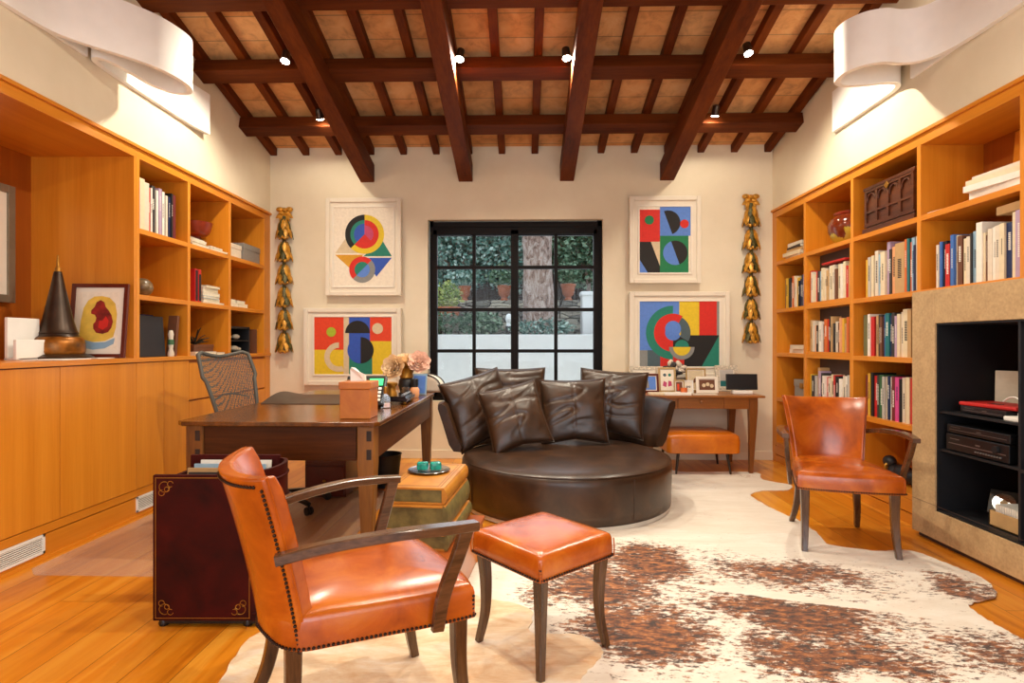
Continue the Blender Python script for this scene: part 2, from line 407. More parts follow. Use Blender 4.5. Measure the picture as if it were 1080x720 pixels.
def cushion(bm, outline, prof, mi=0, top_z=None):
    """prof = (z, scale) rings from the bottom up, then a centre cap; outline = xy list about 0,0"""
    cx = sum(p[0] for p in outline) / len(outline); cy = sum(p[1] for p in outline) / len(outline)
    rings = [[bm.verts.new((cx + (x - cx) * s, cy + (y - cy) * s, z)) for x, y in outline] for z, s in prof]
    n = len(outline)
    for a, b in zip(rings, rings[1:]):
        for i in range(n):
            f = bm.faces.new((a[i], a[(i + 1) % n], b[(i + 1) % n], b[i])); f.material_index = mi
    bm.faces.new(list(reversed(rings[0]))).material_index = mi
    c = bm.verts.new((cx, cy, prof[-1][0] + (.001 if top_z is None else top_z)))
    for i in range(n):
        bm.faces.new((rings[-1][i], rings[-1][(i + 1) % n], c)).material_index = mi

def rrect(w, d, r, n=5, wf=None):
    """rounded rectangle outline; w = back width, wf = front (+y) width"""
    wf = w if wf is None else wf; pts = []
    for (sx, sy, a0) in ((1, 1, 0), (-1, 1, 90), (-1, -1, 180), (1, -1, 270)):
        W = (wf if sy > 0 else w) / 2
        for k in range(n + 1):
            a = math.radians(a0 + 90 * k / n)
            pts.append((sx * (W - r) + r * math.cos(a), sy * (d / 2 - r) + r * math.sin(a)))
    out = []
    for i, p in enumerate(pts):
        q = pts[(i + 1) % len(pts)]; out.append(p)
        L = math.dist(p, q); k = int(L / .06)
        for j in range(1, k): out.append((p[0] + (q[0] - p[0]) * j / k, p[1] + (q[1] - p[1]) * j / k))
    return out

def prism(bm, pts, z0, z1, mi=0, axis='Z', M4=None):
    def P(x, y, z): return {'Z': (x, y, z), 'Y': (x, z, y), 'X': (z, x, y)}[axis]
    a = [bm.verts.new(P(x, y, z0)) for x, y in pts]; b = [bm.verts.new(P(x, y, z1)) for x, y in pts]
    n = len(pts)
    for i in range(n): bm.faces.new((a[i], a[(i + 1) % n], b[(i + 1) % n], b[i])).material_index = mi
    bm.faces.new(list(reversed(a))).material_index = mi; bm.faces.new(b).material_index = mi
    _fin(a + b, M4)

def obj(name, bm, mats, parent=None, smooth=False, bevel=0, loc=None, rot=None, auto=None):
    bmesh.ops.recalc_face_normals(bm, faces=bm.faces[:])
    me = bpy.data.meshes.new(name); bm.to_mesh(me); bm.free()
    for m in (mats if isinstance(mats, (list, tuple)) else [mats]): me.materials.append(M[m] if isinstance(m, str) else m)
    if smooth:
        for p in me.polygons: p.use_smooth = True
        me.set_sharp_from_angle(angle=math.radians(auto if auto else 50))
    o = bpy.data.objects.new(name, me); C.objects.link(o)
    if parent: o.parent = parent
    if loc: o.location = loc
    if rot: o.rotation_euler = rot
    if bevel:
        md = o.modifiers.new('b', 'BEVEL'); md.width = bevel; md.segments = 2; md.limit_method = 'ANGLE'; md.angle_limit = math.radians(50)
    return o

def tag(o, label, cat, group=None):
    o['label'] = label; o['category'] = cat
    if group: o['group'] = group
    return o
def struct(name, bm, m, **k):
    o = obj(name, bm, m, **k); o['kind'] = 'structure'; return o
def thing(name, label, cat, loc=(0, 0, 0), rz=0, group=None):
    o = bpy.data.objects.new(name, None); o.empty_display_size = .1; C.objects.link(o)
    o.location = loc; o.rotation_euler = (0, 0, rz); return tag(o, label, cat, group)
def copy_tree(o, parent=None):
    c = o.copy(); C.objects.link(c); c.parent = parent
    for ch in list(o.children): copy_tree(ch, c)
    return c

# ------------------------------------------------------------------ room
XL, XR, YW, YR = -2.67, 2.557, 5.92, -2.5
def zc(y): return 3.25 + .24 * (YW - y) if y > 1.0 else 3.25 + .24 * (YW - 1) - .24 * (1.0 - y)
b = BM(); bx(b, XL - .8, XR + .5, YR - .2, YW + .3, -.1, 0); struct('floor', b, 'floor')
# back wall with the window opening
WX0, WX1, WZ0, WZ1 = -1.008, .815, .60, 2.49
b = BM()
bx(b, XL - .8, WX0, YW, YW + .3, 0, 3.5); bx(b, WX1, XR + .5, YW, YW + .3, 0, 3.5)
bx(b, WX0, WX1, YW, YW + .3, 0, WZ0); bx(b, WX0, WX1, YW, YW + .3, WZ1, 3.5); struct('wall_back', b, 'wall')
def side_wall(name, x, d, z0, ya):
    b = BM(); pts = [(ya, z0), (YW, z0), (YW, zc(YW) + .1), (1.0, zc(1) + .1), (ya, zc(ya) + .1)]
    prism(b, pts[:2] + [(YW, zc(YW) + .1), (1.0 if ya < 1 else ya, zc(max(ya, 1.0)) + .1)], x, x + d, axis='X'); struct(name, b, 'wall')
    b = BM(); prism(b, [(YR, 0), (ya, 0), (ya, zc(ya) + .1), (1.0, zc(1) + .1), (YR, zc(YR) + .1)], x, x + d, axis='X'); struct(name + '_near', b, 'wall')
side_wall('wall_left', XL, -.12, 2.56, 1.3)
side_wall('wall_right', XR, .12, 2.56, 1.4)
b = BM()   # rear wall behind the camera with a wide opening made for the added fill light
bx(b, XL - .12, -2.1, YR - .15, YR, 0, 4.2); bx(b, 2.1, XR + .12, YR - .15, YR, 0, 4.2); bx(b, -2.1, 2.1, YR - .15, YR, 2.75, 4.2); bx(b, -2.1, 2.1, YR - .15, YR, 0, .2)
struct('wall_rear', b, 'wall')
b = BM()   # tiled ceiling, ridge above the camera
for (ya, yb) in ((1.0, YW + .3), (YR - .15, 1.0)):
    a = zc(ya); c_ = zc(yb)
    prism(b, [(ya, a), (yb, c_), (yb, c_ + .08), (ya, a + .08)], XL - .1, XR + .1, axis='X')
struct('ceiling', b, 'tiles')
b = BM(); bx(b, XL, XR, YW - .012, YW, 0, .09); struct('baseboard_back', b, 'wall', bevel=.003)
b = BM(); bx(b, XL - .02, XL + .018, 1.3, YW, 2.545, 2.565); struct('trim_1', b, 'honey_h')
b = BM(); bx(b, XR - .018, XR + .02, 1.4, YW, 2.545, 2.565); struct('trim_2', b, 'honey_h')

# roof timbers
SL = math.atan(.24)
def slope_beam(name, x, w, y0, y1, zb, zt, mat, label, group, par=None):
    b = BM(); prism(b, [(y0, zb + .24 * (YW - y0)), (y1, zb + .24 * (YW - y1)), (y1, zt + .24 * (YW - y1)), (y0, zt + .24 * (YW - y0))], x - w / 2, x + w / 2, axis='X')
    o = obj(name, b, mat, bevel=.006); return tag(o, label, 'beam', group)
bn = ['far left', 'second from left', 'third from left', 'far right']
for i, x in enumerate((-1.641, -.611, .442, 1.476)):
    slope_beam('roof_beam', x, .145, 1.05, YW + .05, 2.885, 3.07, 'beam', 'heavy dark sloping beam ending low on the back wall, ' + bn[i] + ' of the four', 'heavy sloping roof beams')
for i in range(16):
    x = -2.63 + .3425 * i
    side = 'the left wall' if i < 8 else 'the right wall'
    k = i if i < 8 else 15 - i
    od = ['tight against', 'second from', 'third from', 'fourth from', 'fifth from', 'sixth from', 'seventh from', 'eighth from'][k]
    slope_beam('rafter', x, .07, 1.02, YW - .0 + .03, 3.17, 3.249, 'beam', 'slim dark rafter carrying the ceiling tiles, ' + od + ' ' + side, 'slim rafters under the tiles')
for i, (y, lab) in enumerate(((5.35, 'dark cross beam nearest the back wall, end to end between the side walls'), (4.62, 'dark cross beam in the middle, just below the brightest spotlights'), (3.90, 'dark cross beam at the top edge, nearest the viewer'), (3.15, ''), (2.4, ''))):
    if not lab: continue
    zt = 3.17 + .24 * (YW - y); b = BM()
    box(b, (-.0565, y, zt - .052), (XR - XL + .06, .16, .105), (-SL, 0, 0))
    tag(obj('cross_beam', b, 'purlin', bevel=.006), lab, 'beam', 'cross beams under the rafters')

# spotlights on the beams
def spot(x, y, z, tgt, label, power, lens_dir=None):
    t = thing('ceiling_spotlight', label, 'spotlight', (x, y, z), 0, 'small spotlights on the roof beams')
    d = (Vector(tgt) - Vector((x, y, z))).normalized()
    R = d.to_track_quat('Z', 'Y').to_matrix().to_4x4()
    b = BM(); lathe(b, [(.012, -.06), (.03, -.05), (.034, .02), (.038, .035), (.033, .035)], 16, M4=R); obj('lamp_head', b, 'darkmetal', t, True)
    b = BM(); lathe(b, [(.032, .03), (.0322, .037), (.022, .043)], 16, M4=R); obj('bulb', b, 'bulb', t, True)
    b = BM(); tube(b, [(0, 0, 0), (0, .02, .05), (0, .05, .07)], .006); obj('bracket', b, 'darkmetal', t, True)
    ld = bpy.data.lights.new('spot_light', 'SPOT'); ld.energy = power; ld.color = (1, .90, .72); ld.spot_size = math.radians(164); ld.spot_blend = .6; ld.shadow_soft_size = .03
    lo = bpy.data.objects.new('spot_light', ld); C.objects.link(lo); lo.parent = t; lo.location = d * .06; lo.rotation_euler = d.to_track_quat('-Z', 'Y').to_euler()
PWR = 125
spot(-1.87, 4.42, 3.44, (-2.0, 3.5, 0.3), 'lit spotlight left of the far left heavy beam, beside the middle cross beam', PWR)
spot(-1.87, 5.16, 3.285, (-1.75, 5.92, 1.5), 'lit spotlight low on the far left beam, at the cross beam nearest the wall', PWR * .13)
spot(-.50, 4.42, 3.44, (-.9, 3.4, .2), 'lit spotlight beside the second heavy beam, above the window left half', PWR)
spot(.325, 4.42, 3.44, (.6, 3.6, .2), 'lit spotlight beside the third heavy beam, above the window right half', PWR)
spot(1.72, 4.42, 3.46, (2.0, 3.5, .3), 'lit spotlight right of the far right heavy beam, at the middle cross beam', PWR)
spot(1.72, 5.16, 3.285, (1.7, 5.92, 1.5), 'lit spotlight low on the far right beam, at the cross beam nearest the wall', PWR * .13)
def plain_spot(x, y, z, tgt, power):
    ld = bpy.data.lights.new('rear_fill_spot', 'SPOT'); ld.energy = power; ld.color = (1, .90, .72); ld.spot_size = math.radians(88); ld.spot_blend = .9; ld.shadow_soft_size = .05
    lo = bpy.data.objects.new('rear_fill_spot', ld); C.objects.link(lo); lo.location = (x, y, z); lo.rotation_euler = (Vector(tgt) - Vector((x, y, z))).to_track_quat('-Z', 'Y').to_euler()
# unseen spots added further back as fill for side walls and floor
for (x, y, tg, pw) in ((-1.0, 2.6, (2.557, 3.3, .1), 1.9), (1.0, 2.6, (-2.67, 3.2, .1), 2.0), (-.6, 1.0, (2.4, 2.4, .3), 1.3), (.6, 1.0, (-2.6, 2.2, .3), 1.6), (0, 1.8, (.1, 2.9, 0), .5)):
    plain_spot(x, y, zc(y) - .3, tg, PWR * pw)

# ------------------------------------------------------------------ window
t = thing('window_1', 'dark metal casement window with small panes onto the garden', 'window', (0, 0, 0)); t['kind'] = 'structure'
for k in ('label', 'category'): del t[k]
b = BM(); yf0, yf1 = YW + .06, YW + .12
bx(b, WX0 + .01, WX0 + .05, yf0, yf1, WZ0, WZ1); bx(b, WX1 - .05, WX1, yf0, yf1, WZ0, WZ1)
bx(b, WX0 + .01, WX1, yf0, yf1, WZ1 - .065, WZ1 - .01); bx(b, WX0 + .01, WX1, yf0, yf1, WZ0, WZ0 + .05)
obj('window_frame', b, 'iron', t, bevel=.003)
b = BM(); bx(b, WX0 + .04, WX1 - .04, yf0 + .01, yf1 - .01, WZ1 - .155, WZ1 - .06); obj('blind_rail', b, 'iron', t, bevel=.003)
xm = (WX0 + WX1) / 2 - .005
def casement(x0, x1):
    b = BM(); zt = WZ1 - .10
    bx(b, x0, x0 + .04, yf0 - .01, yf1 - .01, WZ0 + .05, zt); bx(b, x1 - .04, x1, yf0 - .01, yf1 - .01, WZ0 + .05, zt)
    bx(b, x0, x1, yf0 - .01, yf1 - .01, zt - .045, zt); bx(b, x0, x1, yf0 - .01, yf1 - .01, WZ0 + .05, WZ0 + .1)
    xc = (x0 + x1) / 2
    bx(b, xc - .018, xc + .018, yf0 + .005, yf1 - .02, WZ0 + .05, zt)
    for z in (2.0, 1.555, 1.12): bx(b, x0 + .03, x1 - .03, yf0 + .006, yf1 - .021, z - .018, z + .018)
    o = obj('casement', b, 'iron', t, bevel=.002)
    b = BM(); bx(b, x0 + .02, x1 - .02, yf0 + .035, yf0 + .039, WZ0 + .06, zt - .02); obj('pane', b, 'glass', o)
    return o
casement(WX0 + .05, xm); c2 = casement(xm, WX1 - .05)
b = BM(); bx(b, xm - .01, xm + .015, yf0 - .035, yf0 - .01, 1.45, 1.6, bev=.003); obj('window_handle', b, 'iron', c2)

# ------------------------------------------------------------------ left wall joinery
def bookcase(name, label, side, X, depth, ys, zs, y_end, back='honey_shaded', skip=()):
    """side -1: recess goes to -x; ys = divider centres (near to far), zs = shelf tops"""
    t = thing(name, label, 'bookcase')
    X1 = X + side * depth; th = .036
    for i, y in enumerate(ys):
        b = BM(); bx(b, X, X1, y - th / 2, y + th / 2, zs[0] if i else zs[0], 2.48); obj('divider', b, 'honey', t, bevel=.0015)
    for i in range(len(ys) - 1):
        for j, z in enumerate(zs):
            if (i, j) in skip: continue
            b = BM(); bx(b, X + side * .001, X1, ys[i] + th / 2, ys[i + 1] - th / 2, z - th, z); obj('shelf', b, 'honey_h', t, bevel=.0015)
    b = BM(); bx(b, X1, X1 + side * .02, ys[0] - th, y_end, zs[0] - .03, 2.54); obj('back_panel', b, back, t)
    b = BM(); bx(b, X, X1, ys[0] - th / 2, y_end, 2.48, 2.545); obj('top_rail', b, 'honey_h', t, bevel=.0015)
    return t
LC = [3.875, 4.475, 5.105, 5.80]
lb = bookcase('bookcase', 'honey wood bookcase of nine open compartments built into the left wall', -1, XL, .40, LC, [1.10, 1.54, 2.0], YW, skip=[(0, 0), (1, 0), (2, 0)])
b = BM(); bx(b, XL, XL - .4, 5.818, YW, 1.10, 2.48); obj('end_panel', b, 'honey', lb)
# display niche
t = thing('display_niche', 'deep open honey wood niche above the long cabinet on the left wall', 'shelving')
b = BM(); bx(b, XL - .72, XL - .74, 1.3, 3.857, 1.10, 2.54); obj('back_panel', b, 'honey_shaded', t)
b = BM(); bx(b, XL - .002, XL - .72, 3.838, 3.856, 1.10, 2.48); obj('side_panel', b, 'honey', t)
b = BM(); bx(b, XL, XL - .72, 1.3, 1.336, 1.10, 2.48); obj('side_panel', b, 'honey', t)
b = BM(); bx(b, XL, XL - .72, 1.3, 3.857, 2.48, 2.545); obj('top_panel', b, 'honey_h', t, bevel=.0015)
# base cabinets
t = thing('base_cabinet', 'long honey wood base cabinet with flat doors under the left bookcase', 'cabinet')
b = BM(); bx(b, XL - .021, XL - .72, 1.3, YW - .003, .0, 1.068); obj('body', b, 'honey_shaded', t)
b = BM(); bx(b, XL + .012, XL - .735, 1.3, YW - .003, 1.07, 1.10); obj('countertop', b, 'honey_h', t, bevel=.002)
dl = [1.3, 1.93, 2.56, 3.215, 3.86, 4.16, 4.475]
for a, c_ in zip(dl, dl[1:]):
    b = BM(); bx(b, XL - .0, XL - .02, a + .0025, c_ - .0025, .195, 1.064); obj('door', b, 'honey', t, bevel=.001)
for (a, c_) in ((4.475, 5.105), (5.105, 5.80)):
    for (z0, z1) in ((.195, .415), (.43, .735), (.75, 1.045)):
        b = BM(); bx(b, XL, XL - .02, a + .0025, c_ - .0025, z0, z1); obj('drawer_front', b, 'honey', t, bevel=.001)
b = BM(); bx(b, XL, XL - .02, 5.803, YW - .003, .195, 1.067); obj('end_panel', b, 'honey', t)
b = BM(); bx(b, XL - .004, XL - .0205, 1.3, YW - .003, .0, .135); bx(b, XL - .001, XL - .0205, 1.3, YW - .003, .142, .19); bx(b, XL + .014, XL - .004, 1.3, YW - .013, 0, .018); obj('plinth', b, 'honey_h', t, bevel=.001)
def grille(y0, y1, label):
    t = thing('floor_vent', label, 'vent', (XL - .002, 0, 0), 0, 'white vent grilles in the plinth')
    b = BM(); z0, z1 = .035, .14
    bx(b, -.002, .006, y0, y1, z0, z0 + .014); bx(b, -.002, .006, y0, y1, z1 - .014, z1); bx(b, -.002, .006, y0, y0 + .014, z0, z1); bx(b, -.002, .006, y1 - .014, y1, z0, z1)
    for k in range(7): box(b, (.002, (y0 + y1) / 2, z0 + .02 + k * .0108), (.005, y1 - y0 - .02, .0045), (0, .4, 0))
    obj('grille', b, 'white', t)
    b = BM(); bx(b, -.0019, -.0005, y0 + .01, y1 - .01, z0 + .01, z1 - .01); obj('dark_backing', b, 'black', t)
grille(2.45, 3.11, 'white slotted vent grille in the plinth near the lower left corner')
grille(3.86, 4.3, 'white slotted vent grille in the plinth just behind the dark leather rack')

# ------------------------------------------------------------------ right wall joinery
RC = [1.45, 2.21, 2.975, 3.745, 4.498, 5.25, 5.845]
t = thing('bookcase', 'tall honey wood bookcase filling the right wall beside the stone surround', 'bookcase')
th = .036; X1 = XR + .40
for i, y in enumerate(RC):
    b = BM(); bx(b, XR, X1, y - th / 2, y + th / 2, 1.52 if i < 3 else .17, 2.48); obj('divider', b, 'honey', t, bevel=.0015)
zsR = [.20, .655, 1.105, 1.545, 2.025]
for i in range(len(RC) - 1):
    for j, z in enumerate(zsR):
        if i < 3 and j < 3: continue
        b = BM(); bx(b, XR + .001, X1, RC[i] + th / 2, RC[i + 1] - th / 2, z - th, z); obj('shelf', b, 'honey_h', t, bevel=.0015)
b = BM(); bx(b, X1, X1 + .02, 1.43, YW, .17, 2.54); obj('back_panel', b, 'honey_shaded', t)
b = BM(); bx(b, XR, X1, 1.43, YW, 2.48, 2.545); obj('top_rail', b, 'honey_h', t, bevel=.0015)
b = BM(); bx(b, XR, X1, 5.864, YW, 0, 2.48); obj('end_panel', b, 'honey', t)
b = BM(); bx(b, XR + .003, X1, 3.66, 5.864, 0, .07); bx(b, XR, X1, 3.66, 5.864, .078, .163); bx(b, XR + .02, X1, 3.66, 5.864, .06, .09); obj('plinth', b, 'honey_h', t, bevel=.0015)
# inner box frame with dark back in the second column
b = BM()
for z0, z1 in ((1.105, 1.509), (.655, 1.069), (1.545, 1.989)):
    y0, y1 = 4.516, 5.232
    bx(b, XR + .004, XR + .30, y0, y0 + .02, z0, z1); bx(b, XR + .004, XR + .30, y1 - .02, y1, z0, z1)
    bx(b, XR + .01, XR + .30, y0, y1, z0, z0 + .02)
obj('inset_box', b, 'honey_h', t, bevel=.001)
b = BM()
for z0, z1 in ((1.105, 1.509), (.655, 1.069), (1.545, 1.989)): bx(b, XR + .12, XR + .13, 4.516, 5.232, z0, z1)
obj('dark_inset_back', b, 'darkback', t)

# stone surround with media recess
FX = 2.45
t = thing('stone_surround', 'beige limestone fireplace surround with black media recess at right', 'fireplace')
b = BM(); y0, y1, o0, o1 = 1.45, 3.65, 1.75, 3.45
bx(b, FX, XR, y0, o0, .03, 1.52); bx(b, FX, XR, o1, y1, .03, 1.52); bx(b, FX, XR, o0, o1, 1.32, 1.52); bx(b, FX, XR, o0, o1, .03, .20)
obj('stone_face', b, 'limestone', t, bevel=.002)
b = BM(); bx(b, FX - .0006, FX, y0, y1, .2315, .2335); bx(b, FX + .03, XR, y0 + .02, y1 - .02, 0, .03); obj('shadow_joint', b, 'darkback', t)
b = BM(); bx(b, FX + .55, FX + .57, o0, o1, .20, 1.32); bx(b, FX + .01, FX + .55, o0, o1, .201, .21); bx(b, FX + .01, FX + .55, o0, o1, 1.31, 1.319)
bx(b, FX + .01, FX + .55, o1 - .01, o1 - .001, .20, 1.32); bx(b, FX + .01, FX + .55, o0 + .001, o0 + .01, .2, 1.32)
obj('recess_lining', b, 'blacksoft', t)
b = BM(); bx(b, FX + .02, FX + .55, 2.885, 2.90, .21, 1.31); obj('recess_divider', b, 'blacksoft', t)
for z in (.80, .575):
    b = BM(); bx(b, FX + .02, FX + .55, 2.90, 3.44, z - .012, z); obj('recess_shelf', b, 'blacksoft', t)
b = BM(); bx(b, FX + .02, FX + .55, 1.76, 2.885, .555, .575); obj('recess_shelf', b, 'blacksoft', t)
t = thing('television', 'television with thin pale metal edge in the recess at the right edge', 'television')
b = BM(); bx(b, FX + .07, FX + .10, 1.95, 2.86, .64, 1.26, bev=.004); obj('screen', b, 'black', t)
b = BM()
for (a0, a1, c0, c1) in ((1.93, 1.95, .62, 1.28), (2.86, 2.88, .62, 1.28), (1.95, 2.86, .62, .64), (1.95, 2.86, 1.26, 1.28)): bx(b, FX + .05, FX + .10, a0, a1, c0, c1)
obj('bezel', b, 'steel', t, bevel=.002)
b = BM(); bx(b, FX + .04, FX + .2, 2.3, 2.5, .575, .585); bx(b, FX + .085, FX + .11, 2.38, 2.42, .58, .7); obj('stand', b, 'black', t)

# media items
def dev(name, label, cat, x, y0, y1, z, h, d, knobs=0, grp=None):
    t = thing(name, label, cat, (x, (y0 + y1) / 2, z), 0, grp)
    L = y1 - y0
    b = BM(); bx(b, 0, d, -L / 2, L / 2, .008, h, bev=.003)
    for sx in (.04, d - .04):
        for sy in (-L / 2 + .04, L / 2 - .04): bx(b, sx - .012, sx + .012, sy - .012, sy + .012, 0, .009)
    obj('casing', b, 'black', t)
    b = BM(); bx(b, -.001, .0, -L / 2 + .02, L / 2 - .02, h * .45, h * .5); bx(b, -.001, 0, L / 2 - .1, L / 2 - .03, h * .72, h * .76); bx(b, -.0012, 0, -.03, .0, h * .6, h * .68); obj('front_display', b, 'steel', t)
    if knobs:
        b = BM()
        for k in range(knobs): box(b, (-.004, -L / 2 + .05 + k * .018, h * .28), (.008, .01, .008), bev=.002)
        obj('button_row', b, 'steel', t)
        b = BM(); lathe(b, [(.02, 0), (.019, .012)], 20, M4=Matrix.Translation((0, -L / 2 + .08, h * .66)) @ Matrix.Rotation(-PI / 2, 4, 'Y')); obj('dial', b, 'blacksoft', t, True)
dev('av_receiver', 'wide black receiver with button row under the slim player in recess', 'receiver', FX + .03, 2.965, 3.40, .575, .10, .33, 10)
dev('disc_player', 'slim black disc player on top of the wide receiver', 'disc player', FX + .035, 2.965, 3.40, .6752, .055, .3, 0)
dev('set_top_box', 'flat black box under the red laptop case on the recess shelf', 'electronics box', FX + .06, 3.02, 3.33, .80, .045, .24)
t = thing('red_case', 'thin red case lying on the flat black box in the recess', 'case', (FX + .19, 3.19, .846), .12)
b = BM(); box(b, (0, 0, .01), (.22, .34, .02), bev=.006); obj('body', b, 'c_red', t)
b = BM(); box(b, (-.05, 0, .0215), (.02, .08, .003)); obj('label_strip', b, 'black', t)
t = thing('plaque', 'small beige plaque with dark square leaning in the recess', 'plaque', (2.83, 3.365, .80), .75)
b = BM(); box(b, (0, 0, .12), (.015, .15, .24), (0, .1, 0), bev=.003); obj('frame', b, 'c_ivory', t)
b = BM(); box(b, (-.0095, 0, .075), (.002, .09, .08), (0, .1, 0)); obj('picture', b, 'c_charcoal', t)
t = thing('router', 'white router with curled white cable on the recess shelf', 'router', (FX + .09, 2.965, .80))
b = BM(); box(b, (0, 0, .012), (.1, .1, .024), bev=.006); box(b, (0, -.01, .034), (.03, .03, .02), bev=.004); obj('body', b, 'white', t)
b = BM(); tube(b, catmull([(0, -.01, .04), (.01, .0, .08), (.03, .06, .115), (.05, .13, .11), (.06, .18, .085)], 6), .004); obj('cable', b, 'white', t, True)
t = thing('disc_case', 'clear case with silver disc leaning in the bottom of the recess', 'disc', (2.76, 3.33, .212), .45)
b = BM(); box(b, (0, 0, .07), (.01, .145, .14), (.0, .45, .15), bev=.002); obj('case', b, 'c_charcoal', t)
R = Matrix.Translation((-.006, 0, .07)) @ Euler((0, .45, .15)).to_matrix().to_4x4() @ Matrix.Rotation(-PI / 2, 4, 'Y')
b = BM(); lathe(b, [(.055, 0), (.055, .0015)], 32, M4=R); obj('disc', b, 'chrome', t)
b = BM(); lathe(b, [(.018, .0016), (.018, .003)], 20, M4=R); obj('disc_hub', b, 'c_tan', t)
t = thing('disc_crate', 'small light wood crate of discs in the bottom of the recess', 'crate', (FX + .16, 3.045, .212), 0)
b = BM()
for (x0, x1, a0, a1, c0, c1) in ((-.08, -.072, -.11, .11, .0, .085), (.072, .08, -.11, .11, 0, .085), (-.08, .08, -.11, -.102, 0, .085), (-.08, .08, .102, .11, 0, .085), (-.08, .08, -.11, .11, 0, .008)): bx(b, x0, x1, a0, a1, c0, c1)
obj('box', b, 'c_tan', t, bevel=.001)
b = BM()
for k in range(13): bx(b, -.06, .065, -.095 + k * .0145, -.084 + k * .0145, .009, .12)
obj('disc_cases', b, 'white', t)

# ------------------------------------------------------------------ books
ordn = ['first', 'second', 'third', 'fourth', 'fifth', 'sixth', 'seventh', 'eighth', 'ninth', 'tenth', 'eleventh', 'twelfth', 'thirteenth', 'fourteenth', 'fifteenth', 'sixteenth', 'seventeenth', 'eighteenth', 'nineteenth', 'twentieth', 'twenty-first', 'twenty-second', 'twenty-third', 'twenty-fourth', 'twenty-fifth', 'twenty-sixth', 'twenty-seventh', 'twenty-eighth']
def book_mesh(T, Hh, D, col, mark):
    """spine at x=0 facing -x, thickness along y, height z"""
    b = BM(); c = .0022
    bx(b, 0, c, -T / 2, T / 2, 0, Hh); bx(b, c, D, -T / 2, -T / 2 + c, 0, Hh); bx(b, c, D, T / 2 - c, T / 2, 0, Hh)
    bx(b, c, D - .005, -T / 2 + c, T / 2 - c, .004, Hh - .004, mi=1)
    if mark:
        m0, m1, wd = mark; z = Hh * m0
        while z < Hh * m1: bx(b, -.0004, 0, -T * wd, T * wd, z, z + Hh * .022, mi=2); z += Hh * .032
    return b
def shelf_books(where, grp, X, side, y_left, y_right, z, spec, hmin, hmax, depth=.2, set_back=.035, rnd=1):
    """left = left in the photo; spec = list of (colour, height 0-1, thickness m)"""
    rg = random.Random(rnd); sgn = 1 if y_right > y_left else -1
    tot = sum(s[2] for s in spec); avail = abs(y_right - y_left); f = min(avail / tot, 1.35)
    y = y_left
    for i, (col, hh, T) in enumerate(spec):
        T = T * f * .985; Hh = hmin + (hmax - hmin) * hh; D = depth * (.85 + .3 * rg.random())
        mark = (.3 + .25 * rg.random(), .62 + .25 * rg.random(), .08 + .14 * rg.random()) if rg.random() < .75 else None
        mc = 'c_charcoal' if col in ('white', 'cream', 'ivory', 'pale grey', 'yellow', 'pale blue', 'tan', 'peach') else ('c_white' if col != 'pink' else 'c_navy')
        bm = book_mesh(T, Hh, D, col, mark)
        o = obj('book', bm, ['c_' + col, 'pages', mc])
        sb = set_back + rg.random() * .02
        o.location = (X + side * sb, y + sgn * T / 2, z)
        if side < 0: o.rotation_euler = (0, 0, PI)
        y += sgn * T / .985
        tall = 'tall' if hh > .66 else ('mid-height' if hh > .33 else 'short')
        tag(o, ' '.join(f'{tall} {col} book, {ordn[i]} from left {where}'.replace('mid-height', 'medium').split()[:16]), 'book', grp)
def gen(cols, hs=(0, 1), ts=(.018, .04), seed=1):
    rg = random.Random(seed); return [(c, hs[0] + (hs[1] - hs[0]) * rg.random(), ts[0] + (ts[1] - ts[0]) * rg.random()) for c in cols.split(',')]
# left wall
sp = [('lilac', .75, .045), ('cream', 1, .05), ('ivory', .85, .05), ('red', .6, .02), ('white', .62, .015), ('charcoal', .85, .035), ('white', .6, .02), ('lilac', .8, .03), ('black', .85, .012), ('white', .7, .03), ('charcoal', .6, .012), ('ivory', .55, .035), ('navy', .5, .014), ('black', .8, .018), ('maroon', .75, .03)]
shelf_books('on the top left wall shelf', 'books on the top shelf of the left bookcase', XL, -1, 3.90, 4.36, 2.0, sp, .27, .37, .24, rnd=3)
# right wall, column by column (left in the photo = far)
sp = gen('navy,yellow,charcoal,white,orange,cream,ivory,yellow,black,navy,charcoal,blue,tan,black', (.1, 1), (.02, .045), 5)
shelf_books('in the second row of the corner column', 'books in the second row of the corner column', XR, 1, 5.74, 5.28, 1.545, sp, .24, .31)
sp = gen('red,ivory,cream,red,charcoal,pale blue,cream,ivory,tan,white,cream,ivory,brown,cream,ivory,white,cream,red,tan', (.1, .8), (.02, .038), 6)
shelf_books('in the row below the pot', 'books in the row below the glazed pot', XR, 1, 5.20, 4.55, 1.567, sp, .24, .31, .08, .012)
sp = gen('orange,tan,ivory,peach,charcoal,cream,white,brown,orange,red,black,tan,charcoal,ivory,brown,peach,yellow,tan,orange,brown', (.1, 1), (.018, .036), 7)
shelf_books('in the second column, middle row', 'books in the middle row of the second column', XR, 1, 5.20, 4.55, 1.127, sp, .22, .31, .08, .012)
sp = gen('yellow,charcoal,pale grey,tan,lilac,charcoal,white,red,ivory,cream,red,black,white,ivory,white,pale grey', (.1, 1), (.02, .038), 8)
shelf_books('in the second column, lowest row', 'books in the lowest row of the second column', XR, 1, 5.20, 4.55, .677, sp, .22, .31, .08, .012)
sp = [('yellow', .35, .045), ('pale grey', .45, .03), ('cream', .5, .03), ('charcoal', .6, .015), ('ivory', .7, .04), ('pale blue', .5, .035), ('cream', .55, .05), ('lilac', 1, .035), ('charcoal', .6, .02), ('peach', .7, .04), ('tan', .8, .1), ('orange', .9, .02), ('teal', .9, .02), ('orange', .7, .02), ('pale blue', .9, .03), ('navy', .5, .015), ('pale grey', .9, .04)]
shelf_books('on the shelf below the carved chest', 'books below the carved chest', XR, 1, 4.40, 3.80, 1.545, sp, .24, .38)
